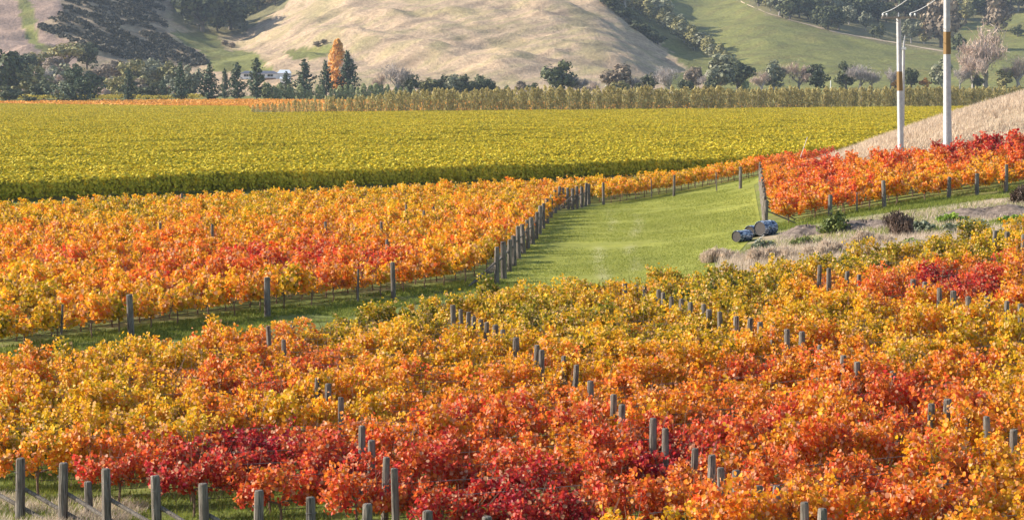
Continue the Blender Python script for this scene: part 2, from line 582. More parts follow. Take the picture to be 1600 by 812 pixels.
def vine_trunk(seed, L=1.8):
    r = random.Random(seed)
    b = MB()
    x = r.uniform(-.05, .05); pts = []
    for i in range(5):
        pts.append((x + r.uniform(-.035, .035), r.uniform(-.03, .03), -0.12 + i * 0.2))
    b.tube(pts, [0.045, 0.036, 0.032, 0.034, 0.04], 5)
    hx, hy, hh = pts[-1]
    for s in (-1, 1):
        b.tube([(hx, hy, hh - .03), (hx + s * 0.25, hy + r.uniform(-.03, .03), hh + .05), (hx + s * L * 0.5, hy, hh + r.uniform(-.03, .05))], [0.03, 0.022, 0.012], 4)
    for i in range(24):
        cx = r.uniform(-L / 2, L / 2); z0 = 0.66 + r.uniform(-.04, .04)
        if i < 10:      # canes that hang below the wire
            b.tube([(cx, 0, z0), (cx + r.uniform(-.2, .2), r.uniform(-.2, .2), z0 - r.uniform(.1, .35))], [0.011, 0.007], 3, False)
        else:
            b.tube([(cx, 0, z0), (cx + r.uniform(-.15, .15), r.uniform(-.08, .08), z0 + .45), (cx + r.uniform(-.3, .3), r.uniform(-.2, .2), z0 + r.uniform(.7, 1.05))], [0.010, 0.008, 0.004], 3, False)
    return b.mesh('trunk', M['vine_wood'])


FOL_NEAR = [vine_foliage(100 + i, nshoot=25 + (i * 7) % 8, per=48, top=1.46 + 0.05 * (i % 5), vig=0.8 + 0.1 * (i % 4), size=0.096) for i in range(14)]
FOL_MID = [vine_foliage(300 + i, nshoot=22, per=24, top=1.58 + 0.04 * (i % 4), size=0.155) for i in range(10)]
TRUNK = [vine_trunk(40 + i) for i in range(6)]

# leaf colour of the vines, read off the photograph: picture position -> 0 green .. 0.4 yellow .. 0.6 orange .. 0.85 red .. 1 crimson
CP = np.array([
    (50, 560, .55), (100, 600, .42), (50, 650, .42), (200, 620, .45), (300, 650, .45), (120, 690, .46), (250, 560, .5), (300, 540, .5),
    (380, 530, .6), (450, 560, .72), (350, 560, .58), (200, 705, .85), (300, 690, .88), (420, 670, .96), (500, 690, .9), (600, 700, .8),
    (400, 740, .8), (500, 760, .75), (250, 740, .75), (550, 560, .65), (500, 600, .5), (600, 530, .5), (560, 490, .28), (650, 490, .28),
    (700, 520, .5), (600, 620, .55), (450, 630, .5), (650, 590, .55), (720, 460, .34), (800, 470, .33), (900, 450, .38), (880, 480, .33),
    (1000, 450, .48), (1050, 480, .33), (1100, 460, .33), (950, 520, .43), (800, 540, .48), (850, 580, .53), (1000, 560, .48),
    (1100, 530, .4), (1200, 420, .28), (1250, 400, .28), (1350, 400, .27), (1450, 380, .26), (1550, 360, .28), (1330, 430, .58),
    (1280, 450, .55), (1400, 440, .78), (1480, 430, .98), (1540, 430, .92), (1590, 440, .6), (1400, 490, .38), (1300, 480, .38),
    (1500, 490, .41), (1580, 500, .43), (1450, 520, .43), (1200, 560, .75), (1180, 590, .7), (1250, 570, .6), (1380, 560, .58),
    (1500, 560, .58), (1580, 560, .53), (1400, 600, .86), (1450, 600, .92), (1280, 610, .82), (1100, 600, .65), (1000, 620, .6),
    (900, 620, .72), (800, 630, .72), (700, 650, .78), (850, 680, .72), (950, 700, .82), (1050, 690, .93), (1000, 740, .75),
    (870, 740, .97), (850, 760, .92), (950, 760, .9), (700, 740, .87), (750, 780, .9), (1000, 790, .5), (1150, 700, .65),
    (1200, 680, .82), (1250, 720, .76), (1350, 700, .65), (1300, 740, .65), (1450, 700, .65), (1500, 740, .76), (1580, 700, .58),
    (1550, 780, .65), (1400, 780, .68), (1300, 640, .6), (1550, 640, .53), (50, 320, .43), (200, 320, .42), (400, 310, .42), (600, 295, .45),
    (800, 290, .5), (50, 370, .62), (200, 370, .58), (400, 370, .58), (600, 360, .54), (750, 340, .58), (100, 400, .63), (250, 410, .76),
    (400, 400, .82), (500, 395, .82), (600, 395, .78), (150, 440, .54), (50, 470, .42), (200, 480, .42), (300, 460, .47), (450, 440, .44),
    (600, 430, .42), (700, 400, .54), (720, 430, .48), (850, 300, .55), (700, 300, .5), (650, 340, .5), (950, 285, .5), (1050, 275, .48),
    (1150, 270, .53), (1200, 265, .66), (1230, 290, .68), (1280, 270, .75), (1300, 250, .86), (1400, 240, .8), (1500, 225, .86),
    (1580, 215, .92), (1400, 285, .54), (1300, 320, .58), (1450, 270, .56), (1550, 260, .56), (1350, 260, .65), (1500, 290, .5), (1250, 310, .65)])


def vine_tone(x, y, z):
    px, py = project(x, y, z + 1.5)
    d2 = ((CP[:, 0] - px) * 0.6) ** 2 + (CP[:, 1] - py) ** 2 + 60
    w = 1 / d2 ** 1.8
    t = float((w * CP[:, 2]).sum() / w.sum())
    if py < 455 and px < 1180: t -= .035
    return t


def tone_word(t):
    if t < .31: return 'olive and yellow'
    if t < .43: return 'golden yellow'
    if t < .54: return 'yellow and orange'
    if t < .66: return 'orange'
    if t < .78: return 'red and orange'
    return 'red'


def fill_rows(poly, d, spacing, v0):
    d = np.array(d, float); d /= np.linalg.norm(d); p = np.array([-d[1], d[0]])
    P = np.array(poly, float); U = P @ d; W = P @ p
    out = []
    k = math.ceil((W.min() - v0) / spacing)
    while v0 + k * spacing <= W.max():
        v = v0 + k * spacing; xs = []
        for i in range(len(P)):
            j = (i + 1) % len(P)
            if (W[i] > v) != (W[j] > v):
                xs.append(U[i] + (v - W[i]) / (W[j] - W[i]) * (U[j] - U[i]))
        xs.sort()
        for a, b in zip(xs[::2], xs[1::2]):
            out.append((v, a, b, d * a + p * v, d * b + p * v))
        k += 1
    return out, d


def in_view(x, y, m=1.0):
    return abs(x) < 0.2126 * y + m


STAT = {}


def build_block(rows, d, fols, name, group, labeller, step=1.8, trunk_rows=999, wires=True, sc=1.0):
    ang = math.atan2(d[1], d[0])
    n = 0
    for ri, (v, a, b, A, B) in enumerate(rows):
        L = b - a
        cnt = max(1, int(L / step))
        pts = []
        for i in range(cnt):
            q = A + d * (L * (i + 0.5) / cnt)
            if in_view(q[0], q[1], 1.6): pts.append(q)
        if not pts: continue
        z0 = float(hz(pts[0][0], pts[0][1]))
        root = empty(name, (pts[0][0], pts[0][1], z0))
        ts = []
        for q in pts:
            x = q[0]; y = q[1]
            x += random.uniform(-.08, .08); z = float(hz(x, y))
            t = vine_tone(x, y, z) + random.gauss(0, 0.055)
            ts.append(t)
            s = random.uniform(0.9, 1.1) * sc
            fl = random.random() < .5
            f = link('grape_vine', random.choice(fols), root, (x - pts[0][0], y - pts[0][1], z - z0), ang + (math.pi if fl else 0), (1.0, s, s * random.uniform(.94, 1.06)))
            f.color = (t, 0, 0, 1)
            if ri < trunk_rows:
                link('trunk', random.choice(TRUNK), f)
            n += 1
        if wires and len(pts) > 1:
            for h, rad, mt, nm in ((0.45, 0.010, M['drip'], 'drip_hose'), (0.72, 0.009, M['wire'], 'wire'), (1.25, 0.008, M['wire'], 'wire')):
                w = MB()
                line = []
                for q in pts[::3] + [pts[-1]]:
                    line.append((q[0] - pts[0][0], q[1] - pts[0][1], float(hz(q[0], q[1])) - z0 + h))
                w.tube(line, rad, 3, False)
                w.obj(nm, mt, root)
        tag(root, labeller(ri, float(np.mean(ts)), pts), 'vine row', group)
    STAT[name + group] = n


# ================================================================== SETTING
def zone_cols(x, y):
    """albedo of the valley floor"""
    n1 = fbm(x / 5, y / 5, 31, 4)[:, None]; n2 = fbm(x / 1.3, y / 1.3, 37, 3)[:, None]
    grass = np.array([0.115, 0.15, 0.03]); grass2 = np.array([0.20, 0.20, 0.055]); soil = np.array([0.20, 0.14, 0.085]); dry = np.array([0.45, 0.35, 0.23])
    c = grass * (1 - n1) + grass2 * n1
    c = c * (1 - sstep(.58, .75, n2) * .5) + soil * sstep(.58, .75, n2) * .5
    bank = inpoly(x, y, [(9.0, 103), (13, 98), (22, 100), (40, 98), (45, 157), (30, 154), (20, 148), (15.0, 144), (12, 134)])[:, None]
    b1 = fbm(x / 3, y / 6, 55, 3)[:, None]
    gm = sstep(.45, .6, b1); bc = dry * 0.8 * (1 - gm) + np.array([0.17, 0.18, 0.06]) * gm
    c = np.where(bank, bc, c)
    px = 800 + FPX * x / np.maximum(y, 1)
    ridge = ((y > 178) & (y < 300) & (x > 22) & (hz(x, y) > -8.6))[:, None]
    c = np.where(ridge, dry, c)
    far = (y > 320)[:, None]
    c = np.where(far, np.array([0.16, 0.16, 0.045]) * (0.7 + .6 * n1), c)
    return c


# valley ground: fine near the camera, coarser towards the hills
ys = np.concatenate([np.arange(-40, 40, 4.0), np.arange(40, 300, 0.8), np.arange(300, 420, 4.0), np.arange(420, 1401, 14.0)])
us = np.linspace(-1, 1, 261)
Y, U = np.meshgrid(ys, us, indexing='ij')
X = U * (95 + 0.42 * np.maximum(Y, 0)) * (0.45 + 0.55 * np.abs(U))
Z = hz(X, Y)
nr, nc = Y.shape
I = np.arange(nr * nc).reshape(nr, nc)
F = np.stack([I[:-1, :-1], I[:-1, 1:], I[1:, 1:], I[1:, :-1]], -1).reshape(-1, 4)
V = np.stack([X, Y, Z], -1).reshape(-1, 3)
g = link('ground', mesh_np('ground', V, F, M['ground'], {'col': zone_cols(V[:, 0], V[:, 1])}, True))
tag(g, 'grassy valley floor under the vineyards', None, kind='structure')

# hills
HP = {
    'green_valley': [(262, 50), (335, 50), (352, 78), (395, 80), (430, 108), (420, 118), (330, 112), (318, 85), (290, 72)],
    'green_patch': [(446, 82), (475, 74), (520, 70), (530, 76), (505, 88), (460, 95)],
    'left_strip': [(16, -40), (36, -40), (62, 66), (90, 76), (70, 82), (40, 62)],
    'right_green': [(940, -40), (985, 24), (1062, 95), (1100, 122), (1130, 150), (1640, 150), (1700, -60)],
    'low_green': [(1040, 120), (1075, 112), (1090, 150), (1040, 150)],
    'scrub': [(85, -40), (100, 18), (60, 42), (75, 52), (130, 72), (220, 102), (325, 104), (322, 90), (262, 60), (250, -40)],
    'wood_floor': [(265, -40), (270, 35), (320, 52), (372, 58), (450, 8), (480, -40)],
    'wood_floor2': [(1150, -4), (1200, 24), (1300, 52), (1400, 72), (1480, 86), (1500, 40), (1640, 8), (1640, -60), (1100, -60)],
}
pxs = np.arange(-420, 2021, 5.0)
yh = np.concatenate([np.arange(1396, 2000, 6.0), np.arange(2000, 2680, 12.0)])
Yh, PX = np.meshgrid(yh, pxs, indexing='ij')
Xh = (PX - 800) / FPX * Yh
Zh = hz(Xh, Yh) + 0.004
V = np.stack([Xh, Yh, Zh], -1).reshape(-1, 3)
nr, nc = Yh.shape
I = np.arange(nr * nc).reshape(nr, nc)
F = np.stack([I[:-1, :-1], I[:-1, 1:], I[1:, 1:], I[1:, :-1]], -1).reshape(-1, 4)
dq = V[:, 1] * math.cos(PITCH) - V[:, 2] * math.sin(PITCH)
qx = 800 + FPX * V[:, 0] / dq; qy = 406 - FPX * (V[:, 1] * math.sin(PITCH) + V[:, 2] * math.cos(PITCH)) / dq
wob = (fbm(V[:, 0] / 12, V[:, 1] / 14, 71, 3) - .5) * 16; wob2 = (fbm(V[:, 0] / 12, V[:, 1] / 14, 77, 3) - .5) * 10
qx2 = qx + wob; qy2 = qy + wob2
n1 = fbm(V[:, 0] / 26, V[:, 1] / 40, 81, 4)[:, None]
n2 = fbm((.78 * V[:, 0] - .62 * V[:, 1]) / 8, (.62 * V[:, 0] + .78 * V[:, 1]) / 45, 85, 4)[:, None]
tan = np.array([0.44, 0.315, 0.205]); olive = np.array([0.25, 0.21, 0.10]); pink = np.array([0.31, 0.215, 0.165])
grn = np.array([0.165, 0.165, 0.05]); brown = np.array([0.20, 0.15, 0.095])
col = tan * (0.48 + 1.0 * n2)
m = sstep(.50, .68, n1) * .6; col = col * (1 - m) + olive * m
m = sstep(.50, .66, n2) * .6; col = col * (1 - m) + olive * 1.1 * m
col = np.where((qx < 120)[:, None], pink * (.9 + .25 * n1), col)
gcol = grn * (.85 + .35 * n1) * (1 - .3 * sstep(.5, .7, n2)) + np.array([.10, .07, .03]) * .4 * sstep(.5, .7, n2)
for k in ('green_valley', 'green_patch', 'right_green', 'low_green', 'left_strip'):
    col = np.where(inpoly(qx2, qy2, HP[k])[:, None], gcol * (1.0 if k != 'left_strip' else 1.15), col)
for k in ('scrub',):
    col = np.where(inpoly(qx2, qy2, HP[k])[:, None], brown * 1.2 * (.7 + .7 * n2) + tan * .3 * sstep(.45, .65, n2), col)
for k in ('wood_floor', 'wood_floor2'):
    col = np.where(inpoly(qx2, qy2, HP[k])[:, None], np.array([.17, .15, .07]) * (.7 + .6 * n1), col)
h = link('hills', mesh_np('hills', V, F, M['hill'], {'col': col}, True))
tag(h, 'dry grass hills with green paddocks behind the valley', None, kind='structure')

# lawn between the end posts
LE = [hit(783, 446), hit(815, 398), hit(845, 355), hit(868, 336), hit(925, 324)]
le = np.array([(p[0], p[1]) for p in LE]); le[:, 0] -= .4
ry = np.linspace(le[0, 1] - 12, 246, 120)
lx = np.interp(ry, np.concatenate([[100], le[:, 1], [246]]), np.concatenate([[-3.5], le[:, 0], [24.5]]))
rx = np.interp(ry, [105, 118, 128, 140, 150, 205, 220, 246], [9.5, 10.0, 11.5, 13.6, 15.6, 20.6, 24, 25.5])
uu = np.linspace(0, 1, 60)
Xl = lx[:, None] + (rx - lx)[:, None] * uu[None, :]; Yl = np.repeat(ry[:, None], 60, 1)
Zl = hz(Xl, Yl) + 0.02
V = np.stack([Xl, Yl, Zl], -1).reshape(-1, 3); nr, nc = Xl.shape; I = np.arange(nr * nc).reshape(nr, nc)
F = np.stack([I[:-1, :-1], I[:-1, 1:], I[1:, 1:], I[1:, :-1]], -1).reshape(-1, 4)


def lawn_col(x, y):
    n1 = fbm(x / 2.5, y / 7, 91, 4)[:, None]; n2 = fbm(x / 6, y / 20, 95, 3)[:, None]
    c = np.array([.21, .215, .038]) * (.85 + .4 * n1)
    m = sstep(.5, .7, n2) * .5; c = c * (1 - m) + np.array([.30, .30, .06]) * m
    for off in (5.6, 7.4):                      # worn wheel tracks curving over the lawn
        cx = off + .9 * np.sin((y - 118) / 38.0) + 2.2 * sstep(140, 185, y) - 1.0
        m = (np.exp(-((x - cx) / .34) ** 2) * .42 * sstep(.35, .6, fbm(x / 2, y / 9, 99, 3)) * (1 - sstep(170, 200, y)))[:, None]
        c = c * (1 - m) + np.array([.42, .38, .22]) * m
    return c


lw = link('lawn', mesh_np('lawn', V, F, M['lawn'], {'col': lawn_col(V[:, 0], V[:, 1])}, True))
tag(lw, 'mown green lawn between two lines of end posts', None, kind='structure')


# ------------------------------------------------------------------ grass blades (nobody could count them)
def blades(name, label, pts, hgt, mat, lean=0.25, wid=0.02, tuft=1, cat='grass'):
    n = len(pts)
    P = np.repeat(np.asarray(pts, float), tuft, 0)
    P = P + np.stack([rng.normal(0, .06, n * tuft), rng.normal(0, .06, n * tuft), np.zeros(n * tuft)], 1)
    n = len(P)
    hh = hgt * rng.uniform(.5, 1.25, n)
    a = rng.uniform(0, 2 * math.pi, n); w = wid * rng.uniform(.7, 1.4, n)
    dx = np.cos(a) * w; dy = np.sin(a) * w
    lx_ = rng.normal(0, lean, n) * hh + lean * .5 * hh; ly_ = rng.normal(0, lean, n) * hh
    V = np.empty((n, 3, 3))
    V[:, 0] = P + np.stack([dx, dy, np.full(n, -.02)], 1); V[:, 1] = P - np.stack([dx, dy, np.full(n, .02)], 1)
    V[:, 2] = P + np.stack([lx_, ly_, hh], 1)
    F = np.arange(n * 3).reshape(n, 3)
    o = link(name, mesh_np(name, V.reshape(-1, 3), F, mat, {'lr': np.repeat(rng.uniform(0, 1, n), 3)}))
    return tag(o, label, cat, kind='stuff')


def scatter(poly, n, clump=None, seed=0, thr=.45):
    P = np.array(poly); lo = P.min(0); hi = P.max(0); out = []
    need = n
    while need > 0:
        q = rng.uniform(lo, hi, (n * 2, 2))
        k = inpoly(q[:, 0], q[:, 1], poly)
        if clump: k &= (fbm(q[:, 0] / clump, q[:, 1] / clump, seed, 3) + rng.uniform(-.12, .12, len(q)) > thr)
        q = q[k][:need]; out.append(q); need -= len(q)
        if len(q) == 0: break
    q = np.concatenate(out)
    return np.stack([q[:, 0], q[:, 1], hz(q[:, 0], q[:, 1])], 1)


BANK = [(9.6, 112), (15, 108), (26, 103), (38, 102), (42, 150), (30, 151), (20, 145), (14.6, 140), (11.2, 130)]
blades('dry_grass', 'pale dry grass on the bank behind the near vines', scatter([(8.2, 103), (13, 98.5), (21.7, 102), (27, 104), (30, 122), (21, 130), (14.5, 133), (11.2, 130)], 24000, 3.0, 5, .34), .45, M['dry_blade'], .35, .016, 2)
blades('bank_grass', 'green and straw grass on the upper bank', scatter(BANK, 16000, 4.0, 9, .44), .25, M['grass_blade'], .35, .02, 2)
blades('rise_grass', 'grass along the foot of the vines on the right rise', scatter([(15.5, 146), (30, 151), (41, 153), (44, 164), (30, 158), (16.5, 152)], 14000, 3, 27, .38), .2, M['grass_blade'], .4, .02, 2)
blades('bank_straw', 'straw among the shrubs on the upper bank', scatter([(14, 134), (22, 128), (40, 120), (42, 150), (28, 148), (16, 143)], 9000, 3, 28, .46), .3, M['dry_blade'], .4, .015, 2)
RIDGE = [(22, 207), (27, 190), (36, 185), (46, 182), (60, 190), (60, 225), (30, 222)]
blades('ridge_grass', 'tall straw-coloured grass on the ridge under the power poles', scatter(RIDGE, 26000, 5, 12, .28), .5, M['dry_blade'], .4, .03, 2)
blades('lawn_tufts', 'short green grass on the lawn', scatter([(-1.5, 108), (9, 107), (11, 128), (15.4, 150), (20.4, 205), (25.2, 244), (8, 204), (2.3, 180), (-.4, 124)], 100000, 4, 14, .40), .085, M['lawn_blade'], .5, .025, 1)
blades('headland_grass', 'grass along the headland in front of the middle vines', scatter([(-25, 80), (-22, 92), (-1, 125.5), (0, 120), (-8, 104), (-20, 88)], 20000, 3, 18, .40), .16, M['grass_blade'], .4, .02, 2)
blades('front_grass', 'grass at the foot of the near fence posts', scatter([(-16, 52), (-2, 44), (4, 46), (-1, 60), (-16, 68)], 26000, 2, 22, .40), .15, M['grass_blade'], .45, .012, 2)
blades('front_straw', 'dry straw at the foot of the leftmost near post', scatter([(-14, 54), (-10, 54), (-9, 60), (-14, 62)], 5000, 1.2, 23, .48), .22, M['dry_blade'], .5, .010, 2)
blades('vine_floor_grass', 'grass growing between the rows of the near vineyard', scatter([(-12, 60), (12, 47), (23, 104), (9, 114), (-10, 96), (-21, 89)], 36000, 4, 25, .42), .17, M['grass_blade'], .4, .02, 1)

# ================================================================== VINEYARDS
# near block
NEARP = [(-15.5, 63.0), (-1.2, 53.2), (6, 47.4), (12.5, 46), (27, 113), (23, 111), (14.4, 106), (8.4, 105.5), (5.5, 105), (2.3, 106.5), (-1.4, 102.5), (-6, 94), (-9.4, 88), (-13.7, 85.2), (-19, 79.5)]
rows, d = fill_rows(NEARP, (0.98, 0.19), 1.9, 0.0)
rows.sort(key=lambda r: r[0])
build_block(rows, d, FOL_NEAR, 'vine_row', 'vine rows of the near block',
            lambda i, t, p: f'near vine row with {tone_word(t)} leaves, {ordinal(i)} up from bottom edge', wires=True)

# middle-left block
MIDP = [(-25.5, 83.5), (-1.9, 122.5), (-0.2, 140), (1.8, 165), (3.6, 190), (4.8, 200), (5.6, 205), (11, 226), (6, 222), (-10.8, 204), (-38, 177), (-45, 170), (-32, 100)]
dm = np.array((24.6, 40.5)); dm /= np.linalg.norm(dm)
v0 = float(np.array((-25.5, 83.5)) @ np.array((-dm[1], dm[0]))) + 0.2
rows, d = fill_rows(MIDP, dm, 2.1, v0)
rows.sort(key=lambda r: -r[1] * 0 + r[0])
rows = [r for r in rows if (r[2] - r[1]) > 2]
build_block(rows, d, FOL_MID, 'vine_row', 'vine rows of the middle block left of the lawn',
            lambda i, t, p: f'{tone_word(t)} vine row left of lawn, {ordinal(i)} behind the grass headland', step=1.9)

# strip behind the lawn
BACKP = [(7.4, 203.5), (25, 243), (36, 267.5), (32.5, 268), (12, 229), (6.2, 206)]
db = np.array((17.6, 39.5)); db /= np.linalg.norm(db)
v0 = float(np.array((7.4, 203.5)) @ np.array((-db[1], db[0]))) + 0.15
rows, d = fill_rows(BACKP, db, 2.1, v0)
rows.sort(key=lambda r: r[0])
rows = [r for r in rows if (r[2] - r[1]) > 2]
build_block(rows, d, FOL_MID, 'vine_row', 'orange vine rows behind the lawn',
            lambda i, t, p: f'{tone_word(t)} vine row along the back of the lawn, {ordinal(i)} row back', step=1.9, wires=True)

# right block on the rise
RIGHTP = [(16.4, 150.2), (42, 161.0), (46, 178), (36, 181), (28, 186), (23.6, 201), (21.3, 206)]
dr_ = np.array((25.6, 10.8)); dr_ /= np.linalg.norm(dr_)
v0 = float(np.array((16.4, 150.2)) @ np.array((-dr_[1], dr_[0]))) + 0.1
rows, d = fill_rows(RIGHTP, dr_, 2.1, v0)
rows.sort(key=lambda r: r[0])
rows = [r for r in rows if (r[2] - r[1]) > 2]
build_block(rows, d, FOL_MID, 'vine_row', 'vine rows on the rise right of the lawn',
            lambda i, t, p: f'{tone_word(t)} vine row on right rise, {ordinal(i)} up from the bank', step=1.9)


# green vineyard on the flat
def green_segment(seed, L=8.0, n=1500):
    r = np.random.default_rng(seed)
    x = r.uniform(-L / 2 - .2, L / 2 + .2, n)
    lump = 0.10 * np.sin(x * 3.4 + seed) + .07 * np.sin(x * 7.1 + 2 * seed)
    th = r.uniform(-.35, math.pi + .35, n)
    hw = .52 + lump * .8; hh = 0.86 + lump
    rr = r.uniform(.72, 1.05, n)
    y = np.cos(th) * hw * rr; z = 1.05 + np.sin(th) * hh * rr
    low = r.uniform(0, 1, n) < .28
    y = np.where(low, np.sign(y) * hw * r.uniform(.6, 1, n), y); z = np.where(low, r.uniform(.35, 1.1, n), z)
    N = np.stack([r.normal(0, .5, n), np.where(low, np.sign(y), np.cos(th)) + r.normal(0, .35, n), np.where(low, .2, np.sin(th)) + r.normal(.15, .35, n)], 1)
    SZ = r.uniform(.15, .29, n); LR_ = r.uniform(0, 1, n); PP = np.stack([x, y, z], 1)
    m = 90                      # large darker inner cards, added to block light through the hedge
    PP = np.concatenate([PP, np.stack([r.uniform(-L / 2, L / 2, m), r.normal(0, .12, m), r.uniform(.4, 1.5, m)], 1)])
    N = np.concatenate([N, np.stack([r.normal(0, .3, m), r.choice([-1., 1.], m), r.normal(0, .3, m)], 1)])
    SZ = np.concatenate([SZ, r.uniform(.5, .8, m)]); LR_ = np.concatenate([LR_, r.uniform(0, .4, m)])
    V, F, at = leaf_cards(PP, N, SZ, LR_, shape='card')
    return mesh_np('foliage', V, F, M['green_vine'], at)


GSEG = [green_segment(500 + i) for i in range(5)]
GREENP = [(-50, 203.5), (-46, 207.5), (34.6, 288), (75, 328), (260, 1052), (-80, 748), (-108, 985), (-262, 1105)]
rows, d = fill_rows(GREENP, (0.705, 0.709), 2.5, float(np.array((-46, 207.5)) @ np.array((-.709, .705))) + .3)
rows.sort(key=lambda r: r[0])
gang = math.atan2(d[1], d[0])
far_pts = []
grow = 0; GREF = []
v_last = None
for (v, a, b, A, B) in rows:
    cnt = max(1, int((b - a) / 8.0)); pts = []
    for i in range(cnt):
        q = A + d * ((b - a) * (i + .5) / cnt)
        if in_view(q[0], q[1], 6): pts.append(q)
    if not pts: continue
    idx = int(round((v - rows[0][0]) / 2.5))
    if idx < 24:
        z0 = float(hz(pts[0][0], pts[0][1]))
        root = empty('vine_row', (pts[0][0], pts[0][1], z0))
        for q in pts:
            o = link('foliage', random.choice(GSEG), root, (q[0] - pts[0][0], q[1] - pts[0][1], float(hz(q[0], q[1])) - z0), gang + random.choice((0, math.pi)), (1.02, random.uniform(.92, 1.08), random.uniform(.93, 1.08)))
            if len(GREF) < 5 and o.data not in [g_.data for g_ in GREF]: GREF.append(o)
        if idx == 0:
            post_b = MB()
        tag(root, f'olive green vine row on the flat, {ordinal(grow)} behind the orange vines', 'vine row', 'green vine rows on the flat')
        grow += 1
    else:
        for q in pts: far_pts.append((q[0], q[1], float(hz(q[0], q[1]))))
pm = bpy.data.meshes.new('far_green_vines'); pm.from_pydata(far_pts, [], []); pm.update(); pm.materials.append(M['green_vine'])
fg = link('far_green_vines', pm)
tag(fg, 'olive green vine rows filling the flat as far as the shelter belt', 'vines', kind='stuff')
ng = bpy.data.node_groups.new('row_fill', 'GeometryNodeTree')
ng.interface.new_socket(name='Geometry', in_out='INPUT', socket_type='NodeSocketGeometry')
ng.interface.new_socket(name='Geometry', in_out='OUTPUT', socket_type='NodeSocketGeometry')
gi = ng.nodes.new('NodeGroupInput'); go = ng.nodes.new('NodeGroupOutput')
jn = ng.nodes.new('GeometryNodeJoinGeometry')
ridx = ng.nodes.new('FunctionNodeRandomValue'); ridx.data_type = 'INT'
ridx.inputs['Min'].default_value = 0 if False else ridx.inputs['Min'].default_value
for s_ in ridx.inputs:
    if s_.type == 'INT' and s_.name == 'Min': s_.default_value = 0
    if s_.type == 'INT' and s_.name == 'Max': s_.default_value = len(GREF) - 1
rout = [s_ for s_ in ridx.outputs if s_.type == 'INT'][0]
rsc = ng.nodes.new('FunctionNodeRandomValue'); rsc.data_type = 'FLOAT_VECTOR'
rsc.inputs[0].default_value = (1.0, .9, .88); rsc.inputs[1].default_value = (1.04, 1.1, 1.12)
for i, ob in enumerate(GREF):
    oi = ng.nodes.new('GeometryNodeObjectInfo'); oi.inputs['Object'].default_value = ob; oi.transform_space = 'ORIGINAL'
    cmp_ = ng.nodes.new('FunctionNodeCompare'); cmp_.data_type = 'INT'; cmp_.operation = 'EQUAL'
    ii = [s_ for s_ in cmp_.inputs if s_.type == 'INT']
    ng.links.new(rout, ii[0]); ii[1].default_value = i
    ip = ng.nodes.new('GeometryNodeInstanceOnPoints')
    ng.links.new(gi.outputs[0], ip.inputs['Points']); ng.links.new(oi.outputs['Geometry'], ip.inputs['Instance'])
    ng.links.new(cmp_.outputs[0], ip.inputs['Selection'])
    ip.inputs['Rotation'].default_value = (0, 0, gang + (math.pi if i % 2 else 0))
    ng.links.new(rsc.outputs[0], ip.inputs['Scale'])
    ng.links.new(ip.outputs[0], jn.inputs[0])
ng.links.new(jn.outputs[0], go.inputs[0])
md = fg.modifiers.new('fill', 'NODES'); md.node_group = ng


# far strips of vines
def far_strip(name, label, poly, dirn, spacing, mat, h=1.8, cards=5):
    rws, dd = fill_rows(poly, dirn, spacing, 0.13)
    P = []
    for (v, a, b, A, B) in rws:
        n = int((b - a) * cards)
        u = rng.uniform(0, b - a, n)
        q = A[None, :] + dd[None, :] * u[:, None]
        q = q + rng.normal(0, .3, q.shape)
        z = hz(q[:, 0], q[:, 1]) + h * rng.uniform(.25, 1.0, n) ** .6
        P.append(np.column_stack([q, z]))
    P = np.concatenate(P); n = len(P)
    V, F, at = leaf_cards(P, np.stack([rng.normal(0, .6, n), rng.normal(-.2, .6, n), rng.uniform(.2, 1, n)], 1), rng.uniform(.5, 1.0, n), rng.uniform(0, 1, n), shape='card')
    return tag(link(name, mesh_np(name, V, F, mat, at)), label, 'vines', kind='stuff')


far_strip('far_orange_vines', 'thin strip of orange vines beyond the green vineyard', [(-270, 1112), (-107, 992), (-70, 800), (80, 935), (140, 1050), (-20, 1190), (-140, 1240), (-280, 1150)], (.9, -.43), 3.0, M['far_orange'], 1.9, 2.2)
far_strip('far_yellow_vines', 'thin strip of yellow vines at the foot of the dark trees', [(-330, 1270), (-170, 1260), (-165, 1320), (-330, 1330)], (1, 0.02), 4.0, M['far_yellow'], 3.2, 4)

# ================================================================== POSTS
def post_mesh(seed, h=1.0, r=0.1):
    rr = random.Random(seed); n = 10
    prof = [(-.15, 1.05), (0.25 * h, 1.03), (0.6 * h, 1.0), (0.93 * h, .97), (0.985 * h, .93), (h, .72)]
    wob = [1 + rr.uniform(-.07, .07) for _ in range(n)]
    lx_, ly_ = rr.uniform(-.02, .02), rr.uniform(-.02, .02)
    V = []; F = []
    for z, k in prof:
        for i in range(n):
            a = 2 * math.pi * i / n
            V.append((r * k * wob[i] * math.cos(a) + lx_ * z, r * k * wob[i] * math.sin(a) + ly_ * z, z + (rr.uniform(-.006, .006) if z > .9 * h else 0)))
    for j in range(len(prof) - 1):
        for i in range(n):
            F.append((j * n + i, j * n + (i + 1) % n, (j + 1) * n + (i + 1) % n, (j + 1) * n + i))
    F.append(tuple(range((len(prof) - 1) * n, len(prof) * n)))
    me = bpy.data.meshes.new('post'); me.from_pydata(V, [], F); me.update(); me.materials.append(M['post'])
    return me


POST = [post_mesh(i, 1.75, 0.088 + .008 * (i % 3)) for i in range(5)]
POST_E = [post_mesh(20 + i, 1.5, 0.112) for i in range(4)]
POST_L = [post_mesh(30 + i, 1.78, 0.115 + .02 * (i % 2)) for i in range(4)]
POST_T = [post_mesh(40 + i, 1.6, 0.05) for i in range(2)]


def put_post(p, meshes, label, group, hscale=1.0):
    o = link('vineyard_post', random.choice(meshes), None, p, random.uniform(0, 6.28), (1, 1, hscale))
    o.rotation_euler = (random.gauss(0, .02), random.gauss(0, .02), random.uniform(0, 6.28))
    return tag(o, label, 'post', group)


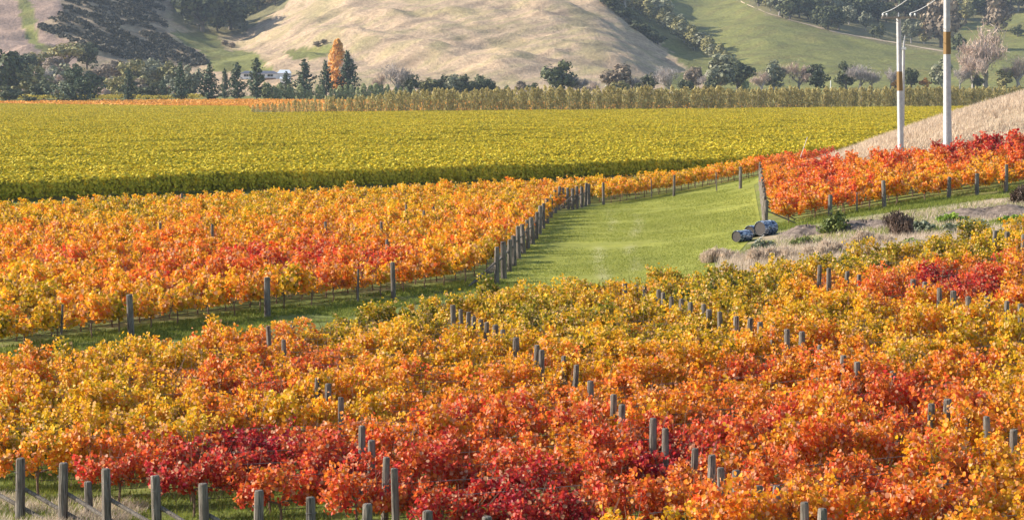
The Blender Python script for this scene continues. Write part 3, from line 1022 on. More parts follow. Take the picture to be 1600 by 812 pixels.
LINES = {
    'diagonal line left of centre': [(423, 509), (445, 531), (494, 590), (511, 599), (533, 620), (565, 665), (580, 687), (600, 714), (619, 731)],
    'long diagonal line through centre': [(710, 476), (722, 483), (730, 487), (738, 494), (751, 499), (760, 503), (773, 507), (784, 515), (807, 527), (835, 538), (846, 546), (882, 556),
                                                   (896, 570), (923, 595), (958, 616), (971, 632), (1020, 653), (1040, 669), (1083, 701), (1111, 710), (1129, 729), (1152, 735), (1190, 758), (1215, 759), (1259, 785), (1282, 796)],
    'diagonal line right of centre': [(978, 442), (993, 445), (1007, 446), (1027, 452), (1038, 457), (1052, 463), (1065, 467), (1079, 472), (1098, 475), (1107, 483), (1128, 487), (1151, 494), (1170, 497), (1189, 503),
                                          (1210, 509), (1232, 514), (1252, 518), (1280, 539), (1315, 555), (1342, 565), (1394, 580), (1454, 630), (1481, 623), (1513, 637), (1546, 650), (1584, 670)],
    'post line along upper right': [(1279, 414), (1295, 419), (1321, 424), (1342, 429), (1424, 436), (1443, 440), (1468, 450), (1489, 454), (1515, 463), (1543, 463), (1571, 470), (1597, 475)],
    'short post line at right edge': [(1553, 360), (1575, 362), (1597, 366)],
}
for ln, pts in LINES.items():
    for i, (px, py) in enumerate(pts):
        p = hit(px, py, 1.85)
        put_post(p, POST, f'grey post top in vines, {ordinal(i)} from far end of {ln}', 'posts in ' + ln, 1.85 / 1.75)
for i, (px, py) in enumerate([(332, 514), (458, 503), (583, 483)]):
    put_post(hit(px, py, 1.35), POST, f'short grey post at the back edge of the near vines, {ordinal(i)} from the left', 'posts at the back edge of the near vines', 1.35 / 1.75)
# end posts along the bottom left, each with its slanting brace
EPX = [(30, 715), (97, 722), (166, 732), (245, 743), (320, 754), (402, 766), (486, 777), (573, 787), (667, 797), (765, 805)]
EP = [hit(px, py, 1.5) for px, py in EPX]
p_1 = hit(-45, 706, 1.5)
for i, p in enumerate(EP):
    root = empty('end_post', p)
    s = link('post_shaft', POST_E[i % 4], root)
    s.rotation_euler = (random.gauss(0, .015), random.gauss(0, .02) - .02, random.uniform(0, 6))
    nx = EP[i + 1] if i + 1 < len(EP) else (p[0] + 1.1, p[1] - .8, p[2])
    dx, dy = nx[0] - p[0], nx[1] - p[1]
    b = MB(); gz = float(hz(p[0] + dx * 1.6, p[1] + dy * 1.6)) - p[2]
    b.tube([(dx * .06, dy * .06 + .12, .74), (dx * .8, dy * .8 + .13, .36 + gz * .5), (dx * 1.6, dy * 1.6 + .14, gz - .03)], [.052, .055, .05], 7)
    b.obj('brace', M['post'], root)
    w = MB()
    for hh in (1.15, .72): w.tube([(.115 * math.cos(a), .115 * math.sin(a), hh + .01 * math.sin(3 * a)) for a in np.linspace(0, 6.28, 13)], .006, 3, False)
    w.obj('wire_wrap', M['wire'], root)
    tag(root, f'thick end post with slanting brace, {ordinal(i)} from left along bottom edge', 'post', 'end posts along the bottom left')
# the brace that comes into the picture at the left edge belongs to an end post just outside
root = empty('end_post', p_1)
link('post_shaft', POST_E[1], root)
dx, dy = EP[0][0] - p_1[0], EP[0][1] - p_1[1]
MB().tube([(dx * .06, dy * .06 + .12, .74), (dx * 1.6, dy * 1.6 + .14, -.03)], .052, 7).obj('brace', M['post'], root)
tag(root, 'end post at the left picture edge whose brace reaches the leftmost full post', 'post', 'end posts along the bottom left')
put_post(hit(139, 752, .85), POST, 'short dark post behind the second and third end posts at the bottom left', None, .85 / 1.75)

# middle block: front row posts, posts inside, end posts along the lawn
for i, (px, py) in enumerate([(95, 538), (205, 528), (418, 496), (559, 474), (615, 468)]):
    thin = i in (0, 3)
    put_post(hit(px, py), POST_T if thin else POST_L, ('thin dark stake' if thin else 'grey post') + f' in the front row of the middle vines, {ordinal(i)} from the left', 'front posts of the middle vines', 1.0)
for i, (px, py) in enumerate(sorted([(97, 311), (284, 302), (463, 293), (250, 348), (332, 350), (511, 346), (596, 346), (604, 374), (635, 320), (662, 329), (678, 319)])):
    put_post(hit(px, py, 1.95), POST, f'small post top inside the orange middle vines, {ordinal(i)} from the left', 'post tops inside the middle vines', 1.95 / 1.75)
LP = [(776, 445), (787, 436), (796, 425), (803, 416), (811, 405), (818, 397), (825, 389), (832, 382), (838, 374), (843, 366), (849, 358), (855, 350), (861, 341), (867, 333), (873, 328), (880, 326), (888, 327), (895, 328), (902, 326), (909, 324), (915, 322), (920, 320)]
for i, (px, py) in enumerate(LP):
    p = hit(px, py)
    root = empty('end_post', p)
    s = link('post_shaft', POST_L[i % 4], root, None, 0, (1.12, 1.12, random.uniform(.92, 1.1)))
    s.rotation_euler = (random.gauss(0, .02), random.gauss(0, .02), random.uniform(0, 6))
    b = MB()
    b.tube([(-dm[0] * .08, -dm[1] * .08, 1.15), (-dm[0] * 2.1 - .35, -dm[1] * 2.1 + .5, -.02)], .05, 6)
    b.obj('brace', M['post'], root)
    if i == 0:
        for q in range(3):
            MB().tube([(-.10 - .02 * q, .1 * q, .95 - .12 * q), (-1.25 + .05 * q, -.35 + .2 * q, .12 - .03 * q)], .04, 6).obj('brace', M['post'], root)
    tag(root, f'grey wooden end post on the left edge of the lawn, {ordinal(i)} from the near end', 'post', 'end posts along the left edge of the lawn')
for i, (px, py) in enumerate([(943, 320), (1018, 309), (1053, 307), (1120, 299), (1157, 295)]):
    put_post(hit(px, py), POST_T if i in (1, 3) else POST_L, f'dark post along the back of the lawn, {ordinal(i)} from the left', 'posts along the back of the lawn', 1.05)
for i in range(15):
    t = i / 14
    x, y = 15.75 + 5.5 * t, 149.4 + 57 * t
    root = empty('end_post', (x, y, float(hz(x, y))))
    s = link('post_shaft', POST_L[i % 4], root, None, 0, (1.1, 1.1, 1.02))
    s.rotation_euler = (random.gauss(0, .015), random.gauss(0, .015), random.uniform(0, 6))
    b = MB(); q = (x + dr_[0] * 2.2, y + dr_[1] * 2.2)
    b.tube([(dr_[0] * .08, dr_[1] * .08, 1.15), (dr_[0] * 2.2, dr_[1] * 2.2, float(hz(*q)) - float(hz(x, y)))], .045, 6)
    b.obj('brace', M['post'], root)
    w = MB()
    for hh in (.7, 1.3): w.tube([(.13 * math.cos(a), .13 * math.sin(a), hh) for a in np.linspace(0, 6.28, 11)], .012, 3, False)
    w.obj('wire_wrap', M['wire'], root)
    tag(root, f'sunlit wooden end post on the right edge of the lawn, {ordinal(i)} from the near end', 'post', 'end posts along the right edge of the lawn')
for i, px in enumerate([1291, 1333, 1376, 1476, 1520, 1566]):
    k = (px - 800) / FPX
    s_ = (16.4 - k * 150.2) / (k * 10.8 - 25.6)
    x = 16.4 + 25.6 * s_ + dr_[1] * .5; y = 150.2 + 10.8 * s_ - dr_[0] * .5
    put_post((x, y, float(hz(x, y))), POST_T if i == 1 else POST_L, f'post in front of the vines on the right rise, {ordinal(i)} from the left', 'front posts of the right vines', 1.0 if i in (2, 5) else .8)

# leaning pale stake against the green vines
x, y, z = hit(1243, 256, 1.2, y0=200)
sk = MB().tube([(0, 0, -1.3), (.25, 0, .0), (.98, .05, 2.1)], [.035, .034, .03], 7).obj('stake', plain_mat('pale_pole', (.62, .56, .46), .7, .2), None, (x, y, z + 1.2))
tag(sk, 'pale thin stake leaning to the right out of the red vines', 'stake')

# ================================================================== THINGS ON THE BANK
DRUM_SIDE = None
N = NT_('shiny_drum_plastic')
tc = N.n('ShaderNodeTexCoord').outputs['Object']
nz = N.noise(5, 3, N.scaled(tc, (1, 1, 3.5)))
M['drum'] = N.bsdf(N.ramp(nz, [(.40, (.02, .03, .055)), (.52, (.07, .11, .20)), (.62, (.62, .66, .72))]), .22, .7, bump=nz, bstr=.4, bdist=.03)  # bluish white stop paints the sheen and highlights into the colour
M['drum_end'] = plain_mat('drum_end', (.055, .045, .042), .6, .3, .4)


def drum(px, py, R, L, yaw, label):
    x, y, z = hit(px, py)
    root = empty('plastic_drum', (x, y, z))
    root.rotation_euler = (0, 0, yaw)
    n = 20; ring = [(-.5, .93), (-.47, 1.0), (-.30, 1.0), (-.285, 1.04), (-.25, 1.04), (-.235, 1.0), (.0, 1.0), (.23, 1.0), (.245, 1.04), (.28, 1.04), (.295, 1.0), (.47, 1.0), (.5, .93)]
    V = []; F = []
    for u, k in ring:
        for i in range(n):
            a = 2 * math.pi * i / n
            V.append((u * L, math.cos(a) * R * k, R + math.sin(a) * R * k * .96))
    for j in range(len(ring) - 1):
        for i in range(n): F.append((j * n + i, j * n + (i + 1) % n, (j + 1) * n + (i + 1) % n, (j + 1) * n + i))
    MB().add(V, F).obj('shell', M['drum'], root, smooth=True)
    for s in (-1, 1):
        v = [(s * L * .5, math.cos(2 * math.pi * i / n) * R * .93, R + math.sin(2 * math.pi * i / n) * R * .89) for i in range(n)]
        v2 = [(s * L * .47, math.cos(2 * math.pi * i / n) * R * .84, R + math.sin(2 * math.pi * i / n) * R * .8) for i in range(n)]
        MB().add(v + v2, [(i, (i + 1) % n, n + (i + 1) % n, n + i) for i in range(n)] + [tuple(range(n, 2 * n))]).obj('lid', M['drum_end'], root)
    return tag(root, label, 'drum', 'drums at the near right corner of the lawn')


drum(1160, 378, .36, 1.25, math.radians(48), 'lowest and leftmost of the three dark blue plastic drums beside the lawn')
drum(1178, 370, .36, 1.2, math.radians(55), 'middle of the three dark blue plastic drums, half behind the others')
drum(1197, 368, .46, 1.25, math.radians(46), 'largest and rightmost dark blue drum, with a dark round end facing left')
x, y, z = hit(1178, 378)
st = MB().tube([(0, -.5, .02), (.55, -.45, .42)], .03, 6).obj('stick', plain_mat('pale_stick', (.6, .55, .5), .7), None, (x, y, z))
tag(st, 'pale stick leaning in front of the largest drum', 'stick')

M['heap'] = plain_mat('mulch', (.17, .13, .105), .95, .1, .85, 3)


def heap(px, py, rx_, ry_, h_, label, seed):
    x, y, z = hit(px, py)
    r = np.random.default_rng(seed)
    nr_, na = 14, 40; V = [(0, 0, h_)]; F = []
    for j in range(1, nr_ + 1):
        for i in range(na):
            a = 2 * math.pi * i / na; t = j / nr_
            k = 1 + .18 * math.sin(3 * a + seed) + .1 * math.sin(5 * a)
            xx, yy = math.cos(a) * rx_ * t * k, math.sin(a) * ry_ * t * k
            zz = h_ * (1 - t * t) ** 1.0 * (1 + .25 * math.sin(xx * 2 + seed)) + r.normal(0, .08) * (1 - t)
            V.append((xx, yy, zz + float(hz(x + xx, y + yy)) - z - (.06 if j == nr_ else 0)))
    for i in range(na): F.append((0, 1 + i, 1 + (i + 1) % na))
    for j in range(nr_ - 1):
        for i in range(na): F.append((1 + j * na + i, 1 + (j + 1) * na + i, 1 + (j + 1) * na + (i + 1) % na, 1 + j * na + (i + 1) % na))
    o = MB().add(V, F).obj('mulch_heap', M['heap'], None, (x, y, z), True)
    tag(o, label, 'heap', 'grey brown heaps on the bank')


heap(1262, 364, 2.0, 2.6, .38, 'low grey brown heap on the bank, between drums and leafy bush', 3)
heap(1350, 356, 2.0, 2.6, .45, 'grey brown heap on the bank between the leafy and the twiggy bush', 4)
heap(1545, 336, 3.2, 2.8, .45, 'long grey brown heap at the right end of the bank', 5)


def shrub_mesh(seed, mat, n=900, rx_=1.0, h=1.0, size=.12, shape='card', open_=.0):
    r = np.random.default_rng(seed)
    P = []; N_ = []; lob = 22
    for k in range(lob):
        a = r.uniform(0, 6.28); q = r.uniform(0, .85) ** .6
        c = np.array([math.cos(a) * q * rx_ * .75, math.sin(a) * q * rx_ * .75, h * r.uniform(.15, .80) * (1 - .55 * q)])
        m_ = n // lob; v = r.normal(size=(m_, 3)); v /= np.linalg.norm(v, axis=1, keepdims=True)
        rad = r.uniform(.12, .24) * (rx_ + h) * .5 * r.uniform(.5, 1.25, (m_, 1))
        p = c + v * rad * np.array([1, 1, .9]); P.append(p); N_.append(v + r.normal(0, .6, v.shape) + [0, 0, .3])
    P = np.concatenate(P); N_ = np.concatenate(N_); P[:, 2] = np.abs(P[:, 2])
    up = None
    if shape == 'twig':
        up = P * np.array([.8, .8, 0]) / max(rx_, .1) + np.array([0, 0, 1.0]); N_[:, 2] *= .2
    V, F, at = leaf_cards(P, N_, size * r.uniform(.6, 1.3, len(P)), r.uniform(0, 1, len(P)), shape=shape, up=up)
    return mesh_np('foliage', V, F, mat, at)


def stems_mesh(seed, mat, n=10, h=1.0, spread=.4, r0=.02):
    r = random.Random(seed); b = MB()
    for i in range(n):
        a = r.uniform(0, 6.28); s = r.uniform(.2, 1) * spread
        b.tube([(0, 0, -.05), (math.cos(a) * s * .4, math.sin(a) * s * .4, h * .5), (math.cos(a) * s + r.uniform(-.1, .1), math.sin(a) * s, h * r.uniform(.75, 1))], [r0, r0 * .7, r0 * .3], 4, False)
    return b.mesh('stems', mat)


M['bush_green'] = leaf_mat('bush_leaf', [(.2, (.06, .085, .02)), (.55, (.15, .18, .04)), (.9, (.34, .34, .12))], nscale=2, transl=.2)
M['bush_grey'] = leaf_mat('grey_herb_leaf', [(.2, (.085, .11, .06)), (.55, (.19, .21, .13)), (.9, (.30, .31, .20))], nscale=2, transl=.15)
M['bush_bright'] = leaf_mat('bright_herb_leaf', [(.2, (.09, .16, .015)), (.55, (.20, .31, .03)), (.9, (.34, .40, .06))], nscale=2, transl=.25)
M['bush_brown'] = leaf_mat('twig_brown', [(.2, (.07, .045, .035)), (.55, (.17, .11, .08)), (.9, (.27, .19, .14))], nscale=2, transl=.05)
M['twig'] = bark_mat('shrub_twig', (.09, .06, .045), (.22, .16, .12), 10)


def shrub(name, px, py, label, mat, wpx, hpx, seed, shape='card', size=.12, n=900):
    x, y, z = hit(px, py)
    s = y / FPX
    root = empty(name, (x, y, z))
    w, h_ = wpx * s / 1.7, hpx * s
    link('foliage', shrub_mesh(seed, mat, n, w, h_, size, shape), root)
    link('stems', stems_mesh(seed, M['twig'], 9, h_ * .8, w * .5), root)
    tag(root, label, 'shrub', 'shrubs on the bank')


shrub('leafy_bush', 1306, 364, 'leafy green bush with pale leaves on the bank', M['bush_green'], 62, 44, 1, 'card', .16, 760)
shrub('twiggy_bush', 1402, 372, 'brown twiggy bush without leaves on the bank', M['bush_brown'], 64, 44, 2, 'twig', .55, 2600)
shrub('twiggy_bush', 1596, 318, 'brown twiggy bush at the right edge beside the heap', M['bush_brown'], 40, 34, 3, 'twig', .5, 1800)
shrub('grey_herb', 1510, 366, 'grey green low bush right of the twiggy bush', M['bush_grey'], 90, 28, 4, 'card', .13, 1500)
shrub('grey_herb', 1440, 362, 'small grey green bush beside the twiggy bush', M['bush_grey'], 50, 22, 5, 'card', .13, 900)
shrub('grey_herb', 1195, 392, 'grey green low herb in front of the drums', M['bush_grey'], 50, 22, 6, 'card', .13, 900)
shrub('bright_herb', 1487, 347, 'bright green low herb behind the grey green bush', M['bush_bright'], 70, 15, 7, 'card', .14, 900)
shrub('bright_herb', 1585, 352, 'bright green herb at the right edge above the near vines', M['bush_bright'], 60, 22, 8, 'card', .14, 900)
shrub('bright_herb', 1425, 384, 'bright green herb just above the near vines, left of grey bush', M['bush_bright'], 46, 15, 9, 'card', .14, 700)
shrub('bright_herb', 1265, 386, 'olive green herb below the grey brown heap', M['bush_green'], 70, 18, 10, 'card', .12, 1000)
shrub('pale_weed', 1360, 388, 'pale straw coloured weed clump in front of the twiggy bush', M['dry_blade'], 90, 26, 11, 'twig', .5, 2600)
shrub('pale_weed', 1130, 408, 'pale straw coloured weed clump at the corner of the lawn', M['dry_blade'], 90, 18, 12, 'twig', .45, 2600)
shrub('pale_weed', 1210, 408, 'pale straw coloured weed clump above the near vines, below the drums', M['dry_blade'], 110, 20, 13, 'twig', .5, 3000)
shrub('pale_weed', 1290, 400, 'pale straw coloured weed clump below the leafy bush', M['dry_blade'], 100, 22, 14, 'twig', .5, 3000)

# ================================================================== POWER POLES
M['concrete'] = plain_mat('pole_concrete', (.40, .40, .40), .85, .15, .2, 3)
M['band'] = plain_mat('brown_band', (.20, .125, .05), .7, .2, .1, 2)
M['arm'] = plain_mat('arm_timber', (.30, .26, .22), .8, .2, .3, 4)
M['porcelain'] = plain_mat('insulator', (.75, .75, .74), .25, .5, .05)
M['cable'] = plain_mat('cable_aluminium', (.45, .46, .48), .5, .5, .1)


def power_pole(pxb, pyb, pxt, pyt, Y, wb, wt, band, label, arm=False):
    x0, y0 = ray(pxb, pyb)[0] * Y, Y
    z0 = float(hz(x0, y0))
    xt, zt = ray(pxt, pyt)[0] * Y, ray(pxt, pyt)[1] * Y
    H = zt - z0
    root = empty('power_pole', (x0, y0, z0))
    b = MB(); hb, ht = wb / 2, wt / 2; lx_ = xt - x0
    ang = math.radians(28); prof = []
    for z, hw in ((-.4, hb), (H, ht)):
        # square shaft with chamfered corners
        c = hw * .28; q = []
        for sx, sy in ((1, 1), (-1, 1), (-1, -1), (1, -1)):
            a_, b_ = (sx * hw, sy * (hw - c)), (sx * (hw - c), sy * hw)
            q += [a_, b_] if sx * sy > 0 else [b_, a_]
        prof.append([(math.cos(ang) * p - math.sin(ang) * r + lx_ * max(z, 0) / H, math.sin(ang) * p + math.cos(ang) * r, z) for p, r in q])
    n = 8
    b.add(prof[0] + prof[1], [(i, (i + 1) % n, n + (i + 1) % n, n + i) for i in range(n)] + [tuple(range(n, 2 * n))])
    b.obj('shaft', M['concrete'], root)
    if band:
        za = ray(pxb, band[1])[1] * Y - z0; zb = ray(pxb, band[0])[1] * Y - z0
        bb = MB(); pr = []
        for z in (za, zb):
            t = z / H; hw = hb + (ht - hb) * t + .012
            pr.append([((p_[0] - lx_) * hw / ht + lx_ * t, p_[1] * hw / ht, z) for p_ in prof[1]])
        bb.add(pr[0] + pr[1], [(i, (i + 1) % 8, 8 + (i + 1) % 8, 8 + i) for i in range(8)] + [tuple(range(8)), tuple(range(8, 16))])
        bb.obj('brown_band', M['band'], root)
    if arm:
        s = Y / FPX
        A = MB().box(lx_ - 27 * s, lx_ + 27 * s, -hb - .02, -hb + .10, H - .12, H + .03).obj('crossarm', M['arm'], root)
        MB().tube([(lx_ - 13 * s, -hb, H - .05), (lx_, -hb, H - .42)], .03, 5).obj('arm_brace', M['arm'], root)
        for k in (-25, -19, 18, 25):
            MB().tube([(lx_ + k * s, -hb + .04, H + .02), (lx_ + k * s, -hb + .04, H + .10), (lx_ + k * s, -hb + .04, H + .13), (lx_ + k * s, -hb + .04, H + .25), (lx_ + k * s, -hb + .04, H + .3)], [.025, .03, .075, .07, .035], 8).obj('insulator', M['porcelain'], root)
        MB().tube([(lx_, 0, H), (lx_, 0, H + .35)], [.06, .03], 6).obj('pole_cap', M['concrete'], root)
    tag(root, label, 'power pole')
    return root, Vector((x0 + lx_, y0, zt)), hb


r1, top1, hb1 = power_pole(1408, 219, 1404, 27, 192, .42, .30, (112, 142), 'pale concrete power pole with timber crossarm and brown band', True)
r2, top2, hb2 = power_pole(1481, 199, 1479, -60, 188, .56, .36, (50, 85), 'thick pale concrete pole with brown band, its top out of the picture')
Yp = 214.0
r3, top3, hb3 = power_pole(1410, 222, 1412, 76, Yp, .26, .2, None, 'thin white pole close behind the pole with crossarm')
MB().tube([(top3.x - r3.location.x, 0, top3.z - r3.location.z - .05), (top3.x - r3.location.x + .02, 0, top3.z - r3.location.z + .5), (top3.x - r3.location.x + .12, 0, top3.z - r3.location.z + 1.2)], [.13, .08, .03], 7).obj('pole_tip', M['concrete'], r3)
MB().box(top3.x - r3.location.x - .2, top3.x - r3.location.x + .2, -.14, .1, top3.z - r3.location.z - .1, top3.z - r3.location.z + .1).obj('collar', M['porcelain'], r3)
for k, nm in ((-25, 'left'), (18, 'right')):
    s = 192 / FPX
    a = Vector((top1.x + k * s, 192 - .2, top1.z + .32))
    rr_ = ray(1600 if k < 0 else 1650, -200)
    e = Vector((rr_[0] * 60, 60, rr_[1] * 60))
    pts = []
    for i in range(13):
        t = i / 12; p = a.lerp(e, t); p.z -= 2.2 * 4 * t * (1 - t) * .3; pts.append(p - a)
    c = MB().tube(pts, .022, 5).obj('power_cable', M['cable'], None, a)
    tag(c, f'thin grey cable running up and right from the {nm} end of the crossarm', 'cable', 'cables on the power pole')

# ================================================================== TREES
M['bark'] = bark_mat('tree_bark', (.07, .055, .045), (.19, .16, .13), 2)
M['pale_bark'] = bark_mat('pale_bark', (.20, .17, .15), (.42, .38, .34), 2)


def lm(name, a, b, c, tr=.12):
    M[name] = leaf_mat(name + '_foliage', [(.2, a), (.55, b), (.9, c)], transl=tr, nscale=.15, rough=.7)  # last stop is raised to paint sunlit highlights into the crown colour


lm('pine', (.026, .042, .022), (.075, .105, .045), (.20, .22, .10))
lm('dark', (.03, .038, .016), (.085, .098, .036), (.23, .22, .09))
lm('olive', (.09, .09, .03), (.27, .235, .08), (.48, .41, .17))
lm('greygreen', (.085, .095, .06), (.23, .23, .13), (.44, .40, .26))
lm('brown', (.09, .065, .045), (.27, .20, .13), (.45, .35, .24))
lm('twiggy', (.24, .19, .165), (.44, .37, .33), (.64, .56, .50))
lm('pinktwig', (.32, .21, .15), (.54, .39, .30), (.70, .56, .45))
lm('orange', (.45, .18, .03), (.70, .34, .06), (.78, .46, .14), .35)
lm('maroon', (.10, .03, .035), (.22, .08, .08), (.32, .15, .13))
lm('belt', (.25, .20, .07), (.48, .39, .14), (.66, .57, .27), .45)
lm('sage', (.17, .19, .07), (.34, .35, .15), (.52, .50, .25), .3)
lm('scrub', (.022, .024, .016), (.055, .05, .028), (.15, .115, .065))


def crown_mesh(P, N_, S, mat, shape='card', seed=0):
    r = np.random.default_rng(seed)
    V, F, at = leaf_cards(P, N_, S, r.uniform(0, 1, len(P)), shape=shape)
    return mesh_np('crown', V, F, M[mat], at)


def t_pine(seed, mat, wide=.34):
    r = np.random.default_rng(seed); P = []; N_ = []; S = []
    tb = MB(); lean = r.normal(0, .015)
    tb.tube([(0, 0, -.02), (lean, 0, .5), (lean, 0, .97)], [.022, .014, .003], 5)
    nl = 15
    for k in range(nl):
        z = .10 + .87 * k / (nl - 1)
        R0 = wide * (1 - z) ** .75 * r.uniform(.75, 1.15) + .015
        nb = r.integers(5, 8)
        for b in range(nb):
            a = r.uniform(0, 2 * math.pi); R = R0 * r.uniform(.55, 1.2)
            tb.tube([(lean, 0, z), (math.cos(a) * R, math.sin(a) * R, z + R * .15)], [.006, .002], 3, False)
            m_ = max(5, int(R * 110))
            t = r.uniform(.15, 1.05, m_)
            p = np.stack([lean + np.cos(a) * R * t, np.sin(a) * R * t, z + R * (.45 * t ** 2 - .15 * t)], 1) + r.normal(0, .016, (m_, 3))
            P.append(p); N_.append(np.stack([np.cos(a) + r.normal(0, .7, m_), np.sin(a) + r.normal(0, .7, m_), r.uniform(.2, 1.3, m_)], 1)); S.append(r.uniform(.025, .055, m_))
    P = np.concatenate(P); return tb.mesh('trunk', M['bark']), crown_mesh(P, np.concatenate(N_), np.concatenate(S), mat, 'card', seed)


def t_broad(seed, mat, rx_=.46, rz_=.44, lobes=22, base=.05, bark='bark', size=.07, per=56):
    r = np.random.default_rng(seed); P = []; N_ = []; tb = MB()
    tb.tube([(0, 0, -.02), (r.normal(0, .02), 0, .2), (r.normal(0, .03), 0, .45)], [.04, .03, .018], 6)
    for k in range(lobes):
        v = r.normal(size=3); v /= np.linalg.norm(v); v *= r.uniform(.35, .85)
        c = np.array([v[0] * rx_, v[1] * rx_, base + rz_ + v[2] * rz_])
        tb.tube([(0, 0, .2), tuple(c * np.array([.5, .5, .75])), tuple(c)], [.018, .011, .004], 4, False)
        rad = r.uniform(.10, .19) * (rx_ / .42) ** .5
        u = r.normal(size=(per, 3)); u /= np.linalg.norm(u, axis=1, keepdims=True)
        P.append(c + u * rad * r.uniform(.75, 1.12, (per, 1)) * [1, 1, .85]); N_.append(u + r.normal(0, .25, u.shape) + [0, 0, .15])
    P = np.concatenate(P); top = P[:, 2].max(); P[:, 2] *= 1 / top
    return tb.mesh('trunk', M[bark]), crown_mesh(P, np.concatenate(N_), size * r.uniform(.6, 1.4, len(P)), mat, 'card', seed)


def t_bare(seed, mat, spread=.5, bark='pale_bark', twigs=12, narrow=False):
    r = random.Random(seed); q = np.random.default_rng(seed); tb = MB(); P = []; N_ = []

    def grow(p, d, l, rad, lev):
        e = p + d * l
        tb.tube([tuple(p), tuple(p + d * l * .5 + Vector((r.uniform(-1, 1), r.uniform(-1, 1), 0)) * l * .06), tuple(e)], [rad, rad * .8, rad * .6], 4 if lev < 2 else 3, False)
        if lev >= 2:
            for i in range(twigs):
                t = r.random(); P.append(p + d * l * t + Vector((r.gauss(0, .018), r.gauss(0, .018), r.gauss(0, .018)))); N_.append((r.gauss(0, 1), r.gauss(0, 1), r.gauss(0, .3)))
        if lev == 4: return
        for i in range(3 if lev else 4):
            nd = (d + Vector((r.uniform(-1, 1), r.uniform(-1, 1), r.uniform(-.1, .5))) * (spread * (1.25 - .12 * lev) if not narrow else spread * .4)).normalized()
            grow(p + d * l * r.uniform(.6, 1), nd, l * r.uniform(.72, .98), rad * .55, lev + 1)
    grow(Vector((0, 0, -.02)), Vector((r.uniform(-.05, .05), 0, 1)).normalized(), .13, .022, 0)
    P = np.array([tuple(p) for p in P]); N_ = np.array(N_)
    zs = max(P[:, 2].max(), .5); ws = np.percentile(np.hypot(P[:, 0], P[:, 1]), 94) / .37
    P[:, 2] /= zs; P[:, :2] /= ws
    tb.V = [(a / ws, b / ws, c / zs) for a, b, c in tb.V]
    n = len(P)
    V, F, at = leaf_cards(P, N_, .095 * q.uniform(.5, 1.3, n), q.uniform(0, 1, n), shape='spray', up=np.array([0, 0, 1.0]))
    V = np.asarray(V)
    return tb.mesh('trunk', M[bark]), mesh_np('crown', V, F, M[mat], at)


def t_column(seed, mat, wide=.10, n=420, size=.05, z0=.10, shape='card', bark='pale_bark'):
    r = np.random.default_rng(seed)
    tb = MB(); tb.tube([(0, 0, -.02), (r.normal(0, .008), 0, .5), (0, 0, .95)], [.016, .010, .003], 5)
    z = z0 + (1 - z0) * r.uniform(0, 1, n) ** .9
    env = wide * np.sin(np.clip((z - z0 * .4) / (1.02 - z0 * .4), 0, 1) * math.pi) ** .55 * (.9 + .1 * np.sin(z * 23 + seed) * np.sin(z * 9)) if mat == 'belt' else wide * np.sin(np.clip((z - z0 * .4) / (1.03 - z0 * .4), 0, 1) ** .8 * math.pi) ** .7
    a = r.uniform(0, 6.28, n); R = env * r.uniform(.2, 1.1, n) ** .7
    P = np.stack([np.cos(a) * R, np.sin(a) * R, z], 1)
    for k in range(12):
        zz = r.uniform(z0, .8); aa = r.uniform(0, 6.28)
        tb.tube([(0, 0, zz), (math.cos(aa) * wide * .7, math.sin(aa) * wide * .7, zz + .16)], [.006, .002], 3, False)
    N_ = np.stack([np.cos(a) + r.normal(0, .5, n), np.sin(a) + r.normal(0, .5, n), r.uniform(-.1, .8, n)], 1)
    V, F, at = leaf_cards(P, N_, size * r.uniform(.6, 1.4, n), r.uniform(0, 1, n), shape=shape, up=np.array([0, 0, .9]) if shape == 'needle' else None)
    return tb.mesh('trunk', M[bark]), mesh_np('crown', V, F, M[mat], at)


KIND = {
    'pine': [t_pine(i, 'pine', .36) for i in range(4)],
    'widepine': [t_pine(10 + i, 'pine', .62) for i in range(1)],
    'dark': [t_broad(20 + i, 'dark') for i in range(4)],
    'olive': [t_broad(30 + i, 'olive', .42, .46) for i in range(3)],
    'grey': [t_broad(40 + i, 'greygreen', .40, .42, 20, .10, 'pale_bark') for i in range(4)],
    'brown': [t_broad(50 + i, 'brown', .46, .44) for i in range(2)],
    'flat': [t_broad(55, 'olive', .55, .22, 18, .45), t_broad(56, 'dark', .55, .22, 18, .45)],
    'bare': [t_bare(60 + i, 'twiggy', .85, twigs=10) for i in range(4)],
    'pinkbare': [t_bare(70 + i, 'pinktwig', .8, twigs=11) for i in range(2)],
    'poplar': [t_column(80, 'orange', .19, 1500, .04, .06)],
    'maroon': [t_broad(90, 'maroon')],
    'pinkbush': [t_broad(91, 'pinktwig', .45, .4, 14, .1)],
    'orangebush': [t_broad(92, 'orange', .4, .4, 14, .1)],
    'belt': [t_column(100 + i, 'belt', .19, 210, .10, .05, 'needle') for i in range(6)],
    'sage': [t_column(110 + i, 'sage', .24, 240, .10, .04, 'card', 'bark') for i in range(3)],
    'euc': [t_column(120 + i, 'olive', .24, 620, .055, .14) for i in range(3)],
}
NAMES = {'pine': 'pine_tree', 'widepine': 'pine_tree', 'dark': 'evergreen_tree', 'olive': 'olive_green_tree', 'grey': 'grey_green_tree', 'brown': 'brown_tree', 'flat': 'spreading_tree',
         'bare': 'bare_tree', 'pinkbare': 'bare_tree', 'poplar': 'poplar_tree', 'maroon': 'maroon_tree', 'pinkbush': 'bare_shrub', 'orangebush': 'autumn_shrub', 'belt': 'shelter_tree', 'sage': 'willow_shrub', 'euc': 'gum_tree'}
SEEN = set()


